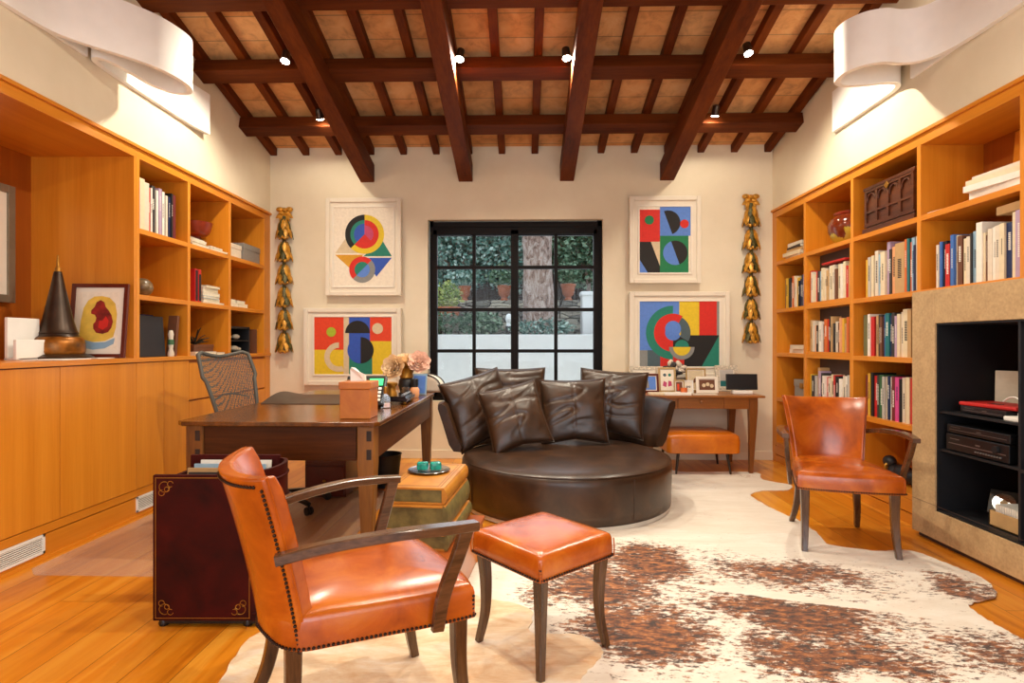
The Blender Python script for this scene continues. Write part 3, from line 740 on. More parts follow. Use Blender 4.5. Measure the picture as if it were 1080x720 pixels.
sp = [('olive', .6, .06), ('white', .62, .025), ('red', .45, .035), ('black', .4, .02), ('tan', .5, .02), ('charcoal', .55, .025), ('brown', .4, .02), ('blue', .5, .02), ('teal', .6, .035), ('navy', .45, .025), ('charcoal', .6, .025), ('lilac', .4, .02), ('cream', .5, .025), ('ivory', .6, .02), ('cream', .75, .05), ('tan', .7, .03), ('black', .95, .03), ('lilac', .9, .06)]
shelf_books('on the middle shelf beside the stone', 'books beside the top of the stone surround', XR, 1, 4.43, 3.77, 1.105, sp, .24, .36)
sp = [('maroon', .5, .04), ('yellow', .7, .02), ('black', .8, .025), ('red', .5, .04), ('charcoal', .6, .02), ('green', .65, .04), ('pale grey', .5, .02), ('cream', .5, .02), ('navy', .6, .02), ('white', .5, .02), ('maroon', .6, .03), ('pink', .55, .035), ('black', .4, .015), ('ivory', .55, .03), ('tan', .5, .02), ('cream', .65, .03), ('red', .6, .025), ('black', .6, .02), ('red', .8, .03), ('white', .75, .03)]
shelf_books('on the shelf behind the right armchair', 'books behind the right armchair', XR, 1, 4.40, 3.77, .655, sp, .27, .34)
sp = [('cream', .3, .012), ('ivory', .45, .018), ('blue', .55, .018), ('black', .55, .03), ('red', .4, .035), ('charcoal', .25, .015), ('blue', .7, .025), ('cream', .65, .02), ('brown', .6, .035), ('charcoal', .5, .012), ('cream', .45, .018), ('ivory', .5, .025), ('charcoal', .6, .01), ('pale blue', .65, .028), ('navy', .5, .012), ('white', .9, .04), ('cream', .5, .014), ('brown', .4, .012), ('ivory', .6, .03), ('white', .62, .028), ('ivory', .64, .03), ('cream', .66, .03), ('navy', .65, .04), ('cream', .95, .03), ('lilac', .97, .04), ('blue', .7, .03)]
shelf_books('on the shelf above the stone surround', 'books above the stone surround', XR, 1, 3.645, 2.985, 1.545, sp, .2, .36, .18, .03)

# flat stacks
def flat_stack(base, items, grp, labels, rz0=0, seed=2, name='book', cat='book'):
    rg = random.Random(seed); z = base[2]
    for i, (L, W, T, col) in enumerate(items):
        b = BM(); c = min(.0022, T * .2)
        box(b, (0, 0, T - c / 2), (W, L, c)); box(b, (0, 0, c / 2), (W, L, c)); box(b, (-W / 2 + c / 2, 0, T / 2), (c, L, T - 2 * c))
        box(b, (.002, 0, T / 2), (W - .006 - c, L - .006, T - 2 * c), mi=1)
        o = obj(name, b, ['c_' + col, 'pages']); o.location = (base[0] + rg.uniform(-.012, .012), base[1] + rg.uniform(-.015, .015), z)
        o.rotation_euler = (0, 0, rz0 + rg.uniform(-.08, .08)); tag(o, labels[i], cat, grp); z += T + .0002
    return z
flat_stack((XR + .16, 5.57, 2.025), [(.34, .24, .03, 'white'), (.33, .24, .035, 'cream'), (.32, .22, .03, 'tan'), (.3, .22, .025, 'charcoal'), (.27, .2, .035, 'ivory')], 'stacked books in the corner compartment',
           ['white book at the bottom of the stack in the top corner compartment', 'cream book second from the bottom of the corner compartment stack', 'tan book in the middle of the stack in the top corner compartment', 'thin charcoal book second from top of the corner compartment stack', 'ivory book on top of the stack in the top corner compartment'])
flat_stack((XR + .17, 5.52, 1.105), [(.42, .2, .04, 'white'), (.25, .2, .04, 'ivory')], 'flat cases on the corner column shelf', ['long white case lying flat on the third shelf of the corner column', 'short ivory case on top of the long white one, corner column'], name='media_case', cat='case')
flat_stack((XR + .13, 3.17, 2.025), [(.36, .22, .045, 'white'), (.38, .22, .035, 'white'), (.40, .23, .03, 'cream'), (.33, .21, .02, 'ivory')], 'magazines stacked at the top right', ['thick white magazine at the bottom of the stack, top right shelf', 'white magazine second from bottom of the stack, top right shelf', 'cream magazine second from top of the stack, top right shelf', 'thin ivory magazine on top of the stack, top right shelf'], .1, name='magazine', cat='magazine')
flat_stack((XR + .08, 3.55, 2.025), [(.30, .1, .012, 'white')], 'loose papers', ['thin white booklet lying alone on the top right shelf'], .15, name='booklet', cat='booklet')
flat_stack((XR + .25, 3.12, 1.905), [(.22, .17, .045, 'tan')], 'x', ['thick pale book lying flat on top of the upright books, above stone surround'])
for o in list(C.objects):
    if o.get('group') == 'x': del o['group']; o.location.z = 1.545 + .36 + .003; o.location.y = 3.10; o.location.x = XR + .14
flat_stack((XL - .055, 4.64, 2.0), [(.22, .08, .014, 'white'), (.24, .08, .014, 'cream'), (.23, .075, .012, 'ivory'), (.22, .07, .012, 'white'), (.22, .07, .01, 'pale grey')], 'magazines under the red bowl', ['white magazine at the bottom of the pile in front of the red bowl', 'cream magazine second in the pile by the red bowl', 'ivory magazine in the middle of the pile by the red bowl', 'white magazine second from top of the pile by the red bowl', 'grey magazine on top of the pile by the red bowl'], name='magazine', cat='magazine')
flat_stack((XL - .055, 4.92, 2.0), [(.26, .08, .014, 'white'), (.22, .075, .012, 'ivory'), (.2, .07, .01, 'white')], 'magazines right of the red bowl', ['white magazine at the bottom of the flatter pile, top left wall shelf', 'ivory magazine in the middle of the flatter pile, top left wall shelf', 'white magazine on top of the flatter pile, top left wall shelf'], name='magazine', cat='magazine')
flat_stack((XL - .13, 4.85, 1.54), [(.3, .22, .014, 'ivory'), (.27, .22, .03, 'white'), (.25, .21, .02, 'pale blue'), (.24, .21, .03, 'ivory'), (.25, .2, .04, 'white'), (.22, .2, .02, 'cream')], 'papers beside the red binders', [a + ' of the stack beside the red binders' for a in ('ivory sheet bundle at the bottom', 'white book second from the bottom', 'pale blue book third from the bottom', 'ivory book third from the top', 'thick white book second from the top', 'cream booklet on top')], name='book', cat='book')
flat_stack((XL - .1, 5.21, 1.54), [(.12, .15, .035, 'white'), (.12, .15, .035, 'ivory')], 'small cases', ['small white case at the bottom of the left pair, middle right compartment', 'small ivory case on top of the left pair, middle right compartment'], name='media_case', cat='case')
flat_stack((XL - .1, 5.37, 1.54), [(.16, .15, .035, 'cream'), (.16, .15, .03, 'white')], 'small cases', ['small cream case at the bottom of the right pair, middle right compartment', 'small white case on top of the right pair, middle right compartment'], name='media_case', cat='case')
flat_stack((XL - .05, 4.72, 1.10), [(.28, .07, .03, 'white')], 'g1', ['white booklet lying flat on the counter below the small dark plant'], name='booklet', cat='booklet')
flat_stack((XL - .05, 4.95, 1.10), [(.12, .07, .022, 'cream')], 'g2', ['cream notebook lying flat right of the white booklet on counter'], name='notebook', cat='notebook')
for o in list(C.objects):
    if o.get('group') in ('g1', 'g2', 'loose papers'): del o['group']

# ------------------------------------------------------------------ objects in the left bookcase
def lid_box(name, label, loc, L, W, Hh, col, rz=0, grp=None):
    t = thing(name, label, 'box', loc, rz, grp)
    b = BM(); bx(b, -W / 2, W / 2, -L / 2, L / 2, 0, Hh * .72); obj('box_body', b, 'c_' + col, t, bevel=.003)
    b = BM(); bx(b, -W / 2 - .004, W / 2 + .004, -L / 2 - .004, L / 2 + .004, Hh * .68, Hh); obj('lid', b, 'c_' + col, t, bevel=.003)
    return t
lid_box('storage_box', 'grey lidded storage box on the top left shelf by the back wall', (XL - .17, 5.60, 2.0), .34, .26, .17, 'grey')
lid_box('storage_box', 'low white lidded box beside the grey storage box', (XL - .15, 5.26, 2.0), .26, .22, .13, 'ivory')
t = thing('pedestal_bowl', 'rust red lacquered pedestal bowl on the top left wall shelf', 'bowl', (XL - .215, 4.93, 2.0)); t.scale = (.78, .78, .9)
b = BM(); lathe(b, [(.09, .0), (.085, .02), (.04, .05), (.035, .12), (.06, .15)], 24); obj('pedestal', b, 'c_maroon', t, True)
b = BM(); lathe(b, [(.05, .15), (.12, .165), (.15, .20), (.17, .27), (.175, .285), (.155, .285), (.13, .25), (.02, .22)], 32); obj('bowl', b, M.setdefault('rust', plain('rust_lacquer', '#8a2f16', .3, var=.3)), t, True)
tag(obj('stone_ball', (lambda b: (bmesh.ops.create_uvsphere(b, u_segments=24, v_segments=14, radius=.068), b)[1])(BM()), M.setdefault('stoneb', plain('brown_marble', '#6d5a40', .3, var=.4, scale=25)), smooth=True, loc=(XL - .12, 4.10, 1.608)), 'round brown stone ball on the middle shelf at left', 'ball')
t = thing('picture_frame', 'dark picture with wooden frame at the left of the stone ball', 'picture frame', (XL - .3, 3.93, 1.54), 0)
b = BM(); bx(b, -.01, .01, -.03, .16, 0, .33); obj('frame', b, 'console_z', t, bevel=.003)
b = BM(); bx(b, .0105, .012, -.01, .135, .03, .30); obj('picture', b, 'c_black', t)
for i, (y, c1) in enumerate(((4.600, 'red'), (4.648, 'red'))):
    t = thing('binder', ['red binder against the divider on the middle shelf at left', 'black binder with red edge beside the paper stack'][i], 'binder', (XL - .012, y, 1.54), 0, 'binders beside the paper stack')
    b = BM(); bx(b, -.22, 0, -.02, .02, 0, .27); obj('cover', b, 'c_red', t, bevel=.002)
    b = BM(); bx(b, 0, .002, -.014, .014, .01, .23 if i else .26); obj('spine_label', b, 'c_black', t)
# dark portfolio folders bottom left compartment
t = thing('portfolio', 'large black portfolio standing in the bottom left compartment', 'portfolio', (XL - .045, 4.09, 1.10))
b = BM(); box(b, (-.02, 0, .15), (.02, .32, .30), (0, -.08, 0), bev=.003); obj('cover', b, 'c_black', t)
t = thing('portfolio', 'blue black portfolio behind the black one, bottom left compartment', 'portfolio', (XL - .16, 4.12, 1.10))
b = BM(); box(b, (-.02, 0, .16), (.02, .38, .315), (0, -.06, 0), bev=.003); obj('cover', b, 'c_navy', t)
t = thing('board', 'brown wooden board leaning at the right of the dark portfolios', 'board', (XL - .06, 4.36, 1.10))
b = BM(); box(b, (0, .0, .155), (.07, .03, .32), (-.12, 0, 0), bev=.002); obj('panel', b, 'c_brown', t)
t = thing('figurine', 'small white and green figurine beside the dark portfolios', 'figurine', (XL - .03, 4.29, 1.10))
b = BM(); lathe(b, [(.02, 0), (.024, .02), (.014, .06), (.02, .1), (.016, .14), (.02, .17), (.012, .2)], 12); obj('body', b, 'c_ivory', t, True)
b = BM(); lathe(b, [(.0215, .09), (.022, .11), (.018, .13)], 12); obj('scarf', b, 'c_green', t, True)
t = thing('book', 'tall dark blue book at the left edge of the bottom compartment', 'book', (XL - .04, 3.915, 1.10))
b = BM(); bx(b, -.2, 0, -.015, .015, 0, .29); obj('cover', b, 'c_navy', t, bevel=.002)
b = BM(); bx(b, 0, .0015, -.012, .012, .18, .24); obj('title_patch', b, 'c_pale grey', t)
lid_box('wooden_box', 'small brown wooden box holding a dark dried plant', (XL - .17, 4.86, 1.10), .3, .14, .09, 'brown')
t = thing('dried_plant', 'small dark dried plant on top of the brown wooden box', 'plant', (XL - .17, 4.84, 1.19))
b = BM(); rg = random.Random(4)
for k in range(26):
    a = rg.random() * 6.28; l = rg.uniform(.08, .2); e = rg.uniform(.2, 1.2)
    tube(b, catmull([(0, 0, 0), (.4 * l * math.cos(a), .4 * l * math.sin(a) * 1.5, l * .6 * e), (l * math.cos(a) * .7, l * math.sin(a) * 1.2, l * .8 * e)], 3), [.004] * 6 + [.001], 5)
obj('twigs', b, M.setdefault('twig', plain('dark_twigs', '#2c2a1c', .7)), t, True)
t = thing('curio_case', 'black glass-front case of pale curios in the bottom right compartment', 'display case', (XL - .14, 5.36, 1.10))
b = BM(); bx(b, -.1, -.09, -.2, .2, 0, .26); bx(b, -.1, .1, -.2, -.18, 0, .26); bx(b, -.1, .1, .18, .2, 0, .26); bx(b, -.1, .1, -.2, .2, 0, .02); bx(b, -.1, .1, -.2, .2, .24, .26); bx(b, -.1, .1, -.18, .18, .12, .13); obj('case', b, 'c_black', t, bevel=.002)
b = BM()
for (y, z, s) in ((-.1, .05, .035), (.02, .055, .04), (.1, .045, .03), (-.08, .16, .03), (.06, .165, .035)):
    b.free(); b = BM()
    bmesh.ops.create_icosphere(b, subdivisions=2, radius=s, matrix=Matrix.Translation((.03, y, z - (s - .03) * .1)) @ Matrix.Diagonal((1, 1.3, .7, 1)))
    obj('shell', b, 'c_ivory', t, True); b = BM()
b.free()
t = thing('glass_tile', 'small brown glass panel standing right of the curio case', 'panel', (XL - .1, 5.66, 1.10))
b = BM(); bx(b, -.08, .08, -.01, .01, 0, .24); obj('panel', b, 'c_brown', t, bevel=.002)

# niche objects
t = thing('cone_sculpture', 'tall dark conical stupa sculpture with gilded base in the left niche', 'sculpture', (XL - .30, 3.56, 1.102))
k_ = .95
b = BM(); lathe(b, [(.185, 0), (.19, .012), (.15, .03)], 40); obj('base_plate', b, 'darkmetal', t, True)
b = BM(); lathe(b, [(.138, .03), (.145, .045), (.143, .10), (.134, .128), (.12, .14)], 40); obj('gilded_band', b, M.setdefault('giltband', plain('rubbed_gold', '#8a5416', .35, .5, var=.6, scale=16)), t, True)
b = BM(); lathe(b, [(.12, .138), (.107, .148), (.104, .158), (.108, .163), (.103, .172), (.096, .19), (.078, .26), (.058, .36), (.040, .45), (.024, .54), (.02, .555)], 40); obj('cone', b, 'darkmetal', t, True)
b = BM(); lathe(b, [(.016, .55), (.017, .575), (.009, .585), (.008, .62), (.004, .66)], 20); obj('finial', b, 'gold', t, True)
def picture_poly(name, label, loc, rot, w, h, fw, fcol, matw, art, cat='picture frame', depth=.02, fmat=None):
    """stands on its bottom edge, faces -y locally"""
    t = thing(name, label, cat, loc); t.rotation_euler = rot
    b = BM()
    bx(b, -w / 2, -w / 2 + fw, -depth, 0, 0, h); bx(b, w / 2 - fw, w / 2, -depth, 0, 0, h); bx(b, -w / 2 + fw, w / 2 - fw, -depth, 0, 0, fw); bx(b, -w / 2 + fw, w / 2 - fw, -depth, 0, h - fw, h)
    obj('frame', b, fcol, t, bevel=.002)
    b = BM(); bx(b, -w / 2 + fw, w / 2 - fw, -depth * .55, -.002, fw, h - fw); obj('mount', b, 'mat_cream', t)
    aw, ah = w - 2 * fw - 2 * matw, h - 2 * fw - 2 * matw
    art_mesh('picture', art, aw, ah, (0, -depth * .55 - .0005, fw + matw), t)
    return t
def art_mesh(name, shapes, aw, ah, org, parent):
    """flat printed sheet: coloured pieces a hair apart, one mesh"""
    mats = []; b = BM()
    for i, (kind, p, col) in enumerate(shapes):
        if col not in mats: mats.append(col)
        mi = mats.index(col); y = -.00035 * (i + 1)
        if kind == 'rect': pts = [(p[0], p[1]), (p[2], p[1]), (p[2], p[3]), (p[0], p[3])]; pts = [(x * aw, z * ah) for x, z in pts]
        elif kind == 'poly': pts = [(x * aw, z * ah) for x, z in p]
        else:   # arc sector: cx, cy, r0, r1 (fractions of width), a0, a1 degrees
            cx, cy, r0, r1, a0, a1 = p; n = 36; s = aw
            outer = [(cx * aw + r1 * s * math.cos(math.radians(a0 + (a1 - a0) * k / n)), cy * ah + r1 * s * math.sin(math.radians(a0 + (a1 - a0) * k / n))) for k in range(n + 1)]
            inner = [(cx * aw + r0 * s * math.cos(math.radians(a0 + (a1 - a0) * k / n)), cy * ah + r0 * s * math.sin(math.radians(a0 + (a1 - a0) * k / n))) for k in range(n + 1)]
            for k in range(n):
                q = [outer[k], outer[k + 1]] + ([inner[k + 1], inner[k]] if r0 > 0 else [inner[k]])
                f = b.faces.new([b.verts.new((org[0] - aw / 2 + x, org[1] + y, org[2] + z)) for x, z in q]); f.material_index = mi
            continue
        f = b.faces.new([b.verts.new((org[0] - aw / 2 + x, org[1] + y, org[2] + z)) for x, z in pts]); f.material_index = mi
    me_o = obj(name, b, mats, parent); return me_o
M['straw'] = plain('ink_straw', '#e6bd4a', .7, var=.12, scale=20); M['brick'] = plain('ink_brick_red', '#8e1c10', .7, var=.5, scale=25)
M['redframe'] = plain('reddish_brown_frame', '#5d1f10', .3, var=.15)
picture_poly('picture_frame', 'red-brown framed painting of a red crouching shape on yellow, in left niche', (-2.845, 3.73, 1.102), (-.10, 0, .08), .365, .50, .026, 'redframe', .03,
    [('rect', (0, 0, 1, 1), 'p_paper'), ('poly', [(.03, .22), (.05, .5), (.10, .72), (.2, .85), (.36, .92), (.55, .93), (.75, .9), (.9, .8), (.96, .62), (.95, .38), (.9, .22), (.7, .15), (.4, .13), (.15, .16)], 'straw'), ('poly', [(.02, .1), (.15, .03), (.4, .0), (.7, .02), (.92, .1), (.94, .2), (.7, .13), (.45, .12), (.2, .16), (.04, .22)], 'c_pale blue'),
     ('poly', [(.38, .36), (.46, .29), (.62, .27), (.76, .30), (.84, .38), (.87, .48), (.82, .60), (.74, .68), (.66, .74), (.62, .82), (.52, .86), (.42, .82), (.38, .74), (.30, .68), (.30, .62), (.40, .60), (.44, .55), (.42, .48), (.37, .44)], 'brick'), ('poly', [(.50, .38), (.62, .34), (.74, .40), (.76, .50), (.68, .58), (.60, .50), (.52, .50)], 'p_red')], depth=.02)
M['champagne'] = plain('champagne_frame', '#8a8270', .35, .5)
t = picture_poly('picture_frame', 'brushed grey-gold framed picture hanging at the back of the left niche', (XL - .7, 3.355, 1.465), (0, 0, PI / 2), .62, .76, .05, 'champagne', .1,
    [('rect', (0, 0, 1, 1), 'p_paper'), ('arc', (.5, .5, 0, .3, 0, 360), 'p_slate')], depth=.03)
t = thing('card_holder', 'white letter holder on the counter at the left edge', 'holder', (XL - .34, 3.36, 1.102))
b = BM(); bx(b, -.02, 0, -.11, .11, 0, .25, bev=.004); bx(b, .05, .07, -.13, .13, 0, .12, bev=.004); bx(b, -.02, .07, -.11, .11, 0, .01); obj('holder', b, 'white', t)
for i, (x, y, L, W, r) in enumerate(((-.12, 3.35, .3, .2, .2), (-.1, 3.7, .28, .1, 0.05))):
    b = BM(); box(b, (0, 0, .0025), (W, L, .005)); tag(obj('paper_sheet', b, 'white', loc=(XL + x, y, 1.1015), rot=(0, 0, r)), ['white papers lying at the counter edge left of the cone sculpture', 'white papers lying in front of the red-brown framed painting'][i], 'paper')

# ------------------------------------------------------------------ objects in the right bookcase
t = thing('glazed_pot', 'round brown glazed pot with yellow leaf shapes on the upper right shelf', 'pot', (XR + .2, 4.86, 2.025))
def mk_pot():
    m, nt, bb = newmat('brown_leaf_glaze')
    f = noise_n(nt, coords(nt, (1, 1, .8)), 7, 3, .5, .6)
    z = N(nt, 'ShaderNodeSeparateXYZ'); tc = N(nt, 'ShaderNodeTexCoord'); nt.links.new(tc.outputs['Object'], z.inputs[0])
    s = N(nt, 'ShaderNodeMath', operation='MULTIPLY_ADD'); s.inputs[1].default_value = -1.2; nt.links.new(z.outputs[2], s.inputs[0]); nt.links.new(f, s.inputs[2])
    nt.links.new(ramp(nt, s.outputs[0], [(.33, hexc('#6e2a10')), (.36, hexc('#b9a334'))]), bb.inputs['Base Color']); bb.inputs['Roughness'].default_value = .12
    bb.inputs['Coat Weight'].default_value = .6; return m
M['pot'] = mk_pot()
b = BM(); lathe(b, [(.08, 0), (.10, .01), (.15, .06), (.175, .12), (.18, .17), (.165, .215), (.135, .245), (.12, .255), (.115, .26), (.09, .24)], 40); obj('body', b, 'pot', t, True)
b = BM(); lathe(b, [(.118, .25), (.132, .262), (.133, .275), (.118, .28), (.105, .27)], 40); obj('rim', b, M['rust'], t, True)
t = thing('carved_chest', 'carved dark oak chest with arches on the upper right shelf', 'chest', (XR + .04, 4.11, 2.03), 0)
M['chest'] = woodm('carved_oak', '#4a2412', '#6e3a1c', 'Y', 12, 8, .35, .2, '#2a120a', .3)
b = BM(); bx(b, 0, .26, -.27, .27, .02, .32); bx(b, -.02, .28, -.29, .29, 0, .035); bx(b, -.012, .275, -.28, .28, .045, .06); obj('chest_body', b, 'chest', t, bevel=.004)
b = BM(); bx(b, -.015, .28, -.285, .285, .32, .345); obj('lid', b, 'chest', t, bevel=.005)
b = BM()
for yy in (-.26, -.13, 0, .13, .26): bx(b, -.012, 0, yy - .012, yy + .012, .06, .32)
for zz in (.065, .155, .31): bx(b, -.013, 0, -.27, .27, zz - .008, zz + .008)
for yy in (-.195, -.065, .065, .195):
    tube(b, [(-.008, yy + .048 * math.cos(a * PI / 10), .235 + .055 * math.sin(a * PI / 10)) for a in range(11)], .007, 6)
obj('carving', b, 'chest', t, True)
b = BM(); box(b, (-.018, 0, .30), (.006, .04, .04), (.785, 0, 0), bev=.002); obj('lock_plate', b, 'gold', t)
picture_poly('picture_frame', 'cream framed dark blue picture at the back of the top right shelf', (XR + .33, 3.16, 2.025), (-.08, 0, -PI / 2), .52, .42, .045, 'honey_h', .04, [('rect', (0, 0, 1, 1), 'c_navy'), ('arc', (.55, .4, .12, .26, 20, 200), 'c_olive'), ('arc', (.45, .4, .05, .1, 0, 360), 'p_beige')], depth=.025)
picture_poly('picture_frame', 'dark picture with pale vase shape at the back of corner compartment', (XR + .34, 5.57, 2.025), (-.06, 0, -PI / 2), .4, .33, .015, 'c_black', .0, [('rect', (0, 0, 1, 1), 'c_black'), ('arc', (.5, .4, 0, .16, 0, 360), 'c_charcoal')], depth=.02)
t = thing('book', 'tall dark blue book standing at the right of the corner compartment stack', 'book', (XR + .04, 5.31, 2.025)); b = BM(); bx(b, 0, .2, -.018, .018, 0, .34); obj('cover', b, 'c_navy', t, bevel=.002)
b = BM(); bx(b, -.001, 0, -.012, .012, .12, .28); obj('title_patch', b, 'c_pale grey', t)
b = BM(); box(b, (0, 0, .008), (.09, .36, .016), bev=.002); tag(obj('book', b, 'c_red', loc=(XR + .06, 4.80, 1.567 + .307)), 'red book lying flat along the tops of the books below the pot', 'book')
t = lid_box('archive_box', 'grey-brown clasped box on a low shelf of the corner column', (XR + .19, 5.42, .655), .30, .26, .2, 'grey')
b = BM(); bx(b, -.14, -.13, -.03, .03, .12, .17); obj('clasp', b, 'gold', t)
b = BM(); box(b, (0, 0, .02), (.2, .24, .04), bev=.004); tag(obj('black_case', b, 'c_black', loc=(XR + .24, 5.40, 1.187)), 'black case on top of the ivory case, corner column', 'case')
t = thing('black_figurine', 'black and gold reclining figurine on the lowest shelf behind right armchair', 'figurine', (XR + .15, 4.10, .20))
b = BM(); sp_ = [((0, .1, .06), .06), ((0, .02, .07), .065), ((0, -.08, .065), .055), ((-.01, .16, .13), .045)]
for c_, r_ in sp_: bmesh.ops.create_icosphere(b, subdivisions=3, radius=r_, matrix=Matrix.Translation(c_) @ Matrix.Diagonal((.9, 1.2, 1, 1)))
obj('body', b, 'c_black', t, True)
b = BM(); tube(b, [(.0 + .05 * math.cos(a * PI / 8), .145, .09 + .04 * math.sin(a * PI / 8)) for a in range(16)], .012, 6, closed=True); obj('gold_collar', b, 'gold', t, True)

# ------------------------------------------------------------------ wall art
def wall_art(label, x0, x1, z0, z1, mgn, art, grp='framed abstract prints on the back wall', fcol='frame_cream'):
    W, H = x1 - x0, z1 - z0; t = thing('framed_print', label, 'artwork', ((x0 + x1) / 2, YW - .012, z0), 0, grp)
    b = BM(); fw = .045; d = .062
    for (a, c_, e, f) in ((-W / 2, -W / 2 + fw, 0, H), (W / 2 - fw, W / 2, 0, H), (-W / 2 + fw, W / 2 - fw, 0, fw), (-W / 2 + fw, W / 2 - fw, H - fw, H)): bx(b, a, c_, -d, 0, e, f)
    obj('frame', b, fcol, t, bevel=.006)
    b = BM(); bx(b, -W / 2 + fw, W / 2 - fw, -.045, 0, fw, H - fw); obj('mat_board', b, 'frame_cream', t)
    l, r, bo, to = mgn; s = .018
    b = BM()   # raised slip round the print
    X0, X1_, Z0, Z1 = -W / 2 + l, W / 2 - r, bo, H - to
    for (a, c_, e, f) in ((X0 - s, X0, Z0 - s, Z1 + s), (X1_, X1_ + s, Z0 - s, Z1 + s), (X0, X1_, Z0 - s, Z0), (X0, X1_, Z1, Z1 + s)): bx(b, a, c_, -.054, -.045, e, f)
    obj('slip', b, 'mat_cream', t, bevel=.003)
    art_mesh('print', art, X1_ - X0, Z1 - Z0, ((X0 + X1_) / 2, -.0455, Z0), t)
A1 = [('rect', (0, 0, 1, 1), 'p_paper'), ('poly', [(.02, .42), (.3, .72), (.5, .42)], 'p_beige'), ('poly', [(.02, .40), (.5, .40), (.28, .22)], 'p_ochre'), ('poly', [(.98, .36), (.72, .12), (.5, .36)], 'p_blue'), ('poly', [(.98, .38), (.82, .58), (.5, .38)], 'p_teal'),
      ('arc', (.52, .66, 0, .33, 0, 360), 'p_yellow'), ('arc', (.52, .66, 0, .33, 90, 225), 'p_black'), ('arc', (.52, .66, 0, .24, 0, 360), 'p_red'), ('arc', (.52, .66, 0, .24, 90, 225), 'p_teal'), ('arc', (.52, .66, 0, .15, -45, 135), 'p_pink'), ('arc', (.52, .66, 0, .18, 90, 225), 'p_blue'),
      ('arc', (.48, .21, .0, .22, 45, 225), 'p_red'), ('arc', (.48, .21, .0, .22, 225, 405), 'p_grey'), ('arc', (.48, .21, 0, .13, 45, 225), 'p_teal'), ('arc', (.48, .21, 0, .13, 225, 405), 'p_sky')]
wall_art('cream framed portrait print of ringed discs on pale paper, upper left of window', -2.06, -1.274, 1.694, 2.706, (.085, .085, .10, .10), A1)
A2 = [('rect', (0, 0, 1, 1), 'p_yellow'), ('rect', (0, .43, .42, 1), 'p_orange'), ('rect', (.72, .58, 1, 1), 'p_orange'), ('rect', (.42, .3, .72, 1), 'p_blue'), ('rect', (.45, 0, .75, .3), 'p_teal'), ('rect', (.38, .0, .45, 1), 'p_beige'),
      ('arc', (.32, .3, .12, .19, 90, 290), 'p_beige'), ('arc', (.56, .72, 0, .16, 0, 180), 'p_black'), ('arc', (.6, .42, 0, .17, -90, 90), 'p_black'), ('arc', (.6, .42, 0, .17, 90, 270), 'p_blue'), ('arc', (.22, .74, 0, .062, 0, 360), 'p_lime'), ('arc', (.82, .80, 0, .07, 0, 360), 'p_beige')]
wall_art('cream framed landscape print in orange and yellow behind the desk, lower left', -2.29, -1.274, .765, 1.567, (.11, .10, .115, .095), A2)
A3 = [('rect', (0, 0, 1, 1), 'p_paper'), ('rect', (0, .47, .4, .96), 'p_red'), ('rect', (.4, .56, 1, 1), 'p_sky'), ('rect', (.4, 0, .96, .56), 'p_green'), ('rect', (0, 0, .4, .47), 'p_black'), ('poly', [(.22, .47), (.4, .47), (.4, .1)], 'p_beige'), ('poly', [(0, 0), (.16, 0), (0, .2)], 'p_sky'),
      ('arc', (.56, .76, 0, .24, -70, 110), 'p_black'), ('arc', (.7, .3, 0, .24, -70, 110), 'p_black'), ('arc', (.7, .3, 0, .24, 110, 290), 'p_sky'), ('arc', (.19, .8, 0, .09, 0, 360), 'p_green'), ('arc', (.88, .74, 0, .085, 0, 360), 'p_red')]
wall_art('cream framed portrait print of red, blue and green blocks, upper right of window', 1.077, 1.806, 1.815, 2.708, (.105, .105, .11, .11), A3)
A4 = [('rect', (0, 0, 1, 1), 'p_sky'), ('rect', (.5, .48, .75, 1), 'p_yellow'), ('rect', (.75, .48, .97, 1), 'p_red'), ('rect', (.97, .48, 1, 1), 'p_grey'), ('rect', (.56, 0, 1, .48), 'p_black'), ('poly', [(1, .48), (1, 0), (.78, 0)], 'p_teal'), ('rect', (.0, 0, .1, .25), 'p_grey'), ('rect', (.1, 0, .26, .25), 'p_slate'), ('rect', (.26, 0, .56, .25), 'p_red'),
      ('arc', (.42, .52, .24, .34, 90, 270), 'p_teal'), ('arc', (.42, .52, .10, .24, 60, 270), 'p_red'), ('arc', (.42, .52, .1, .22, -30, 60), 'p_slate'), ('arc', (.42, .52, .1, .24, 270, 330), 'p_black'), ('arc', (.42, .58, 0, .10, 0, 360), 'p_sky'), ('arc', (.53, .3, .0, .16, 180, 360), 'p_grey'), ('arc', (.53, .3, 0, .11, 180, 360), 'p_yellow'), ('arc', (.53, .3, 0, .09, 0, 180), 'p_teal')]
wall_art('cream framed landscape print of ringed colours above the console table, lower right', 1.077, 2.097, .849, 1.729, (.105, .105, .115, .10), A4)

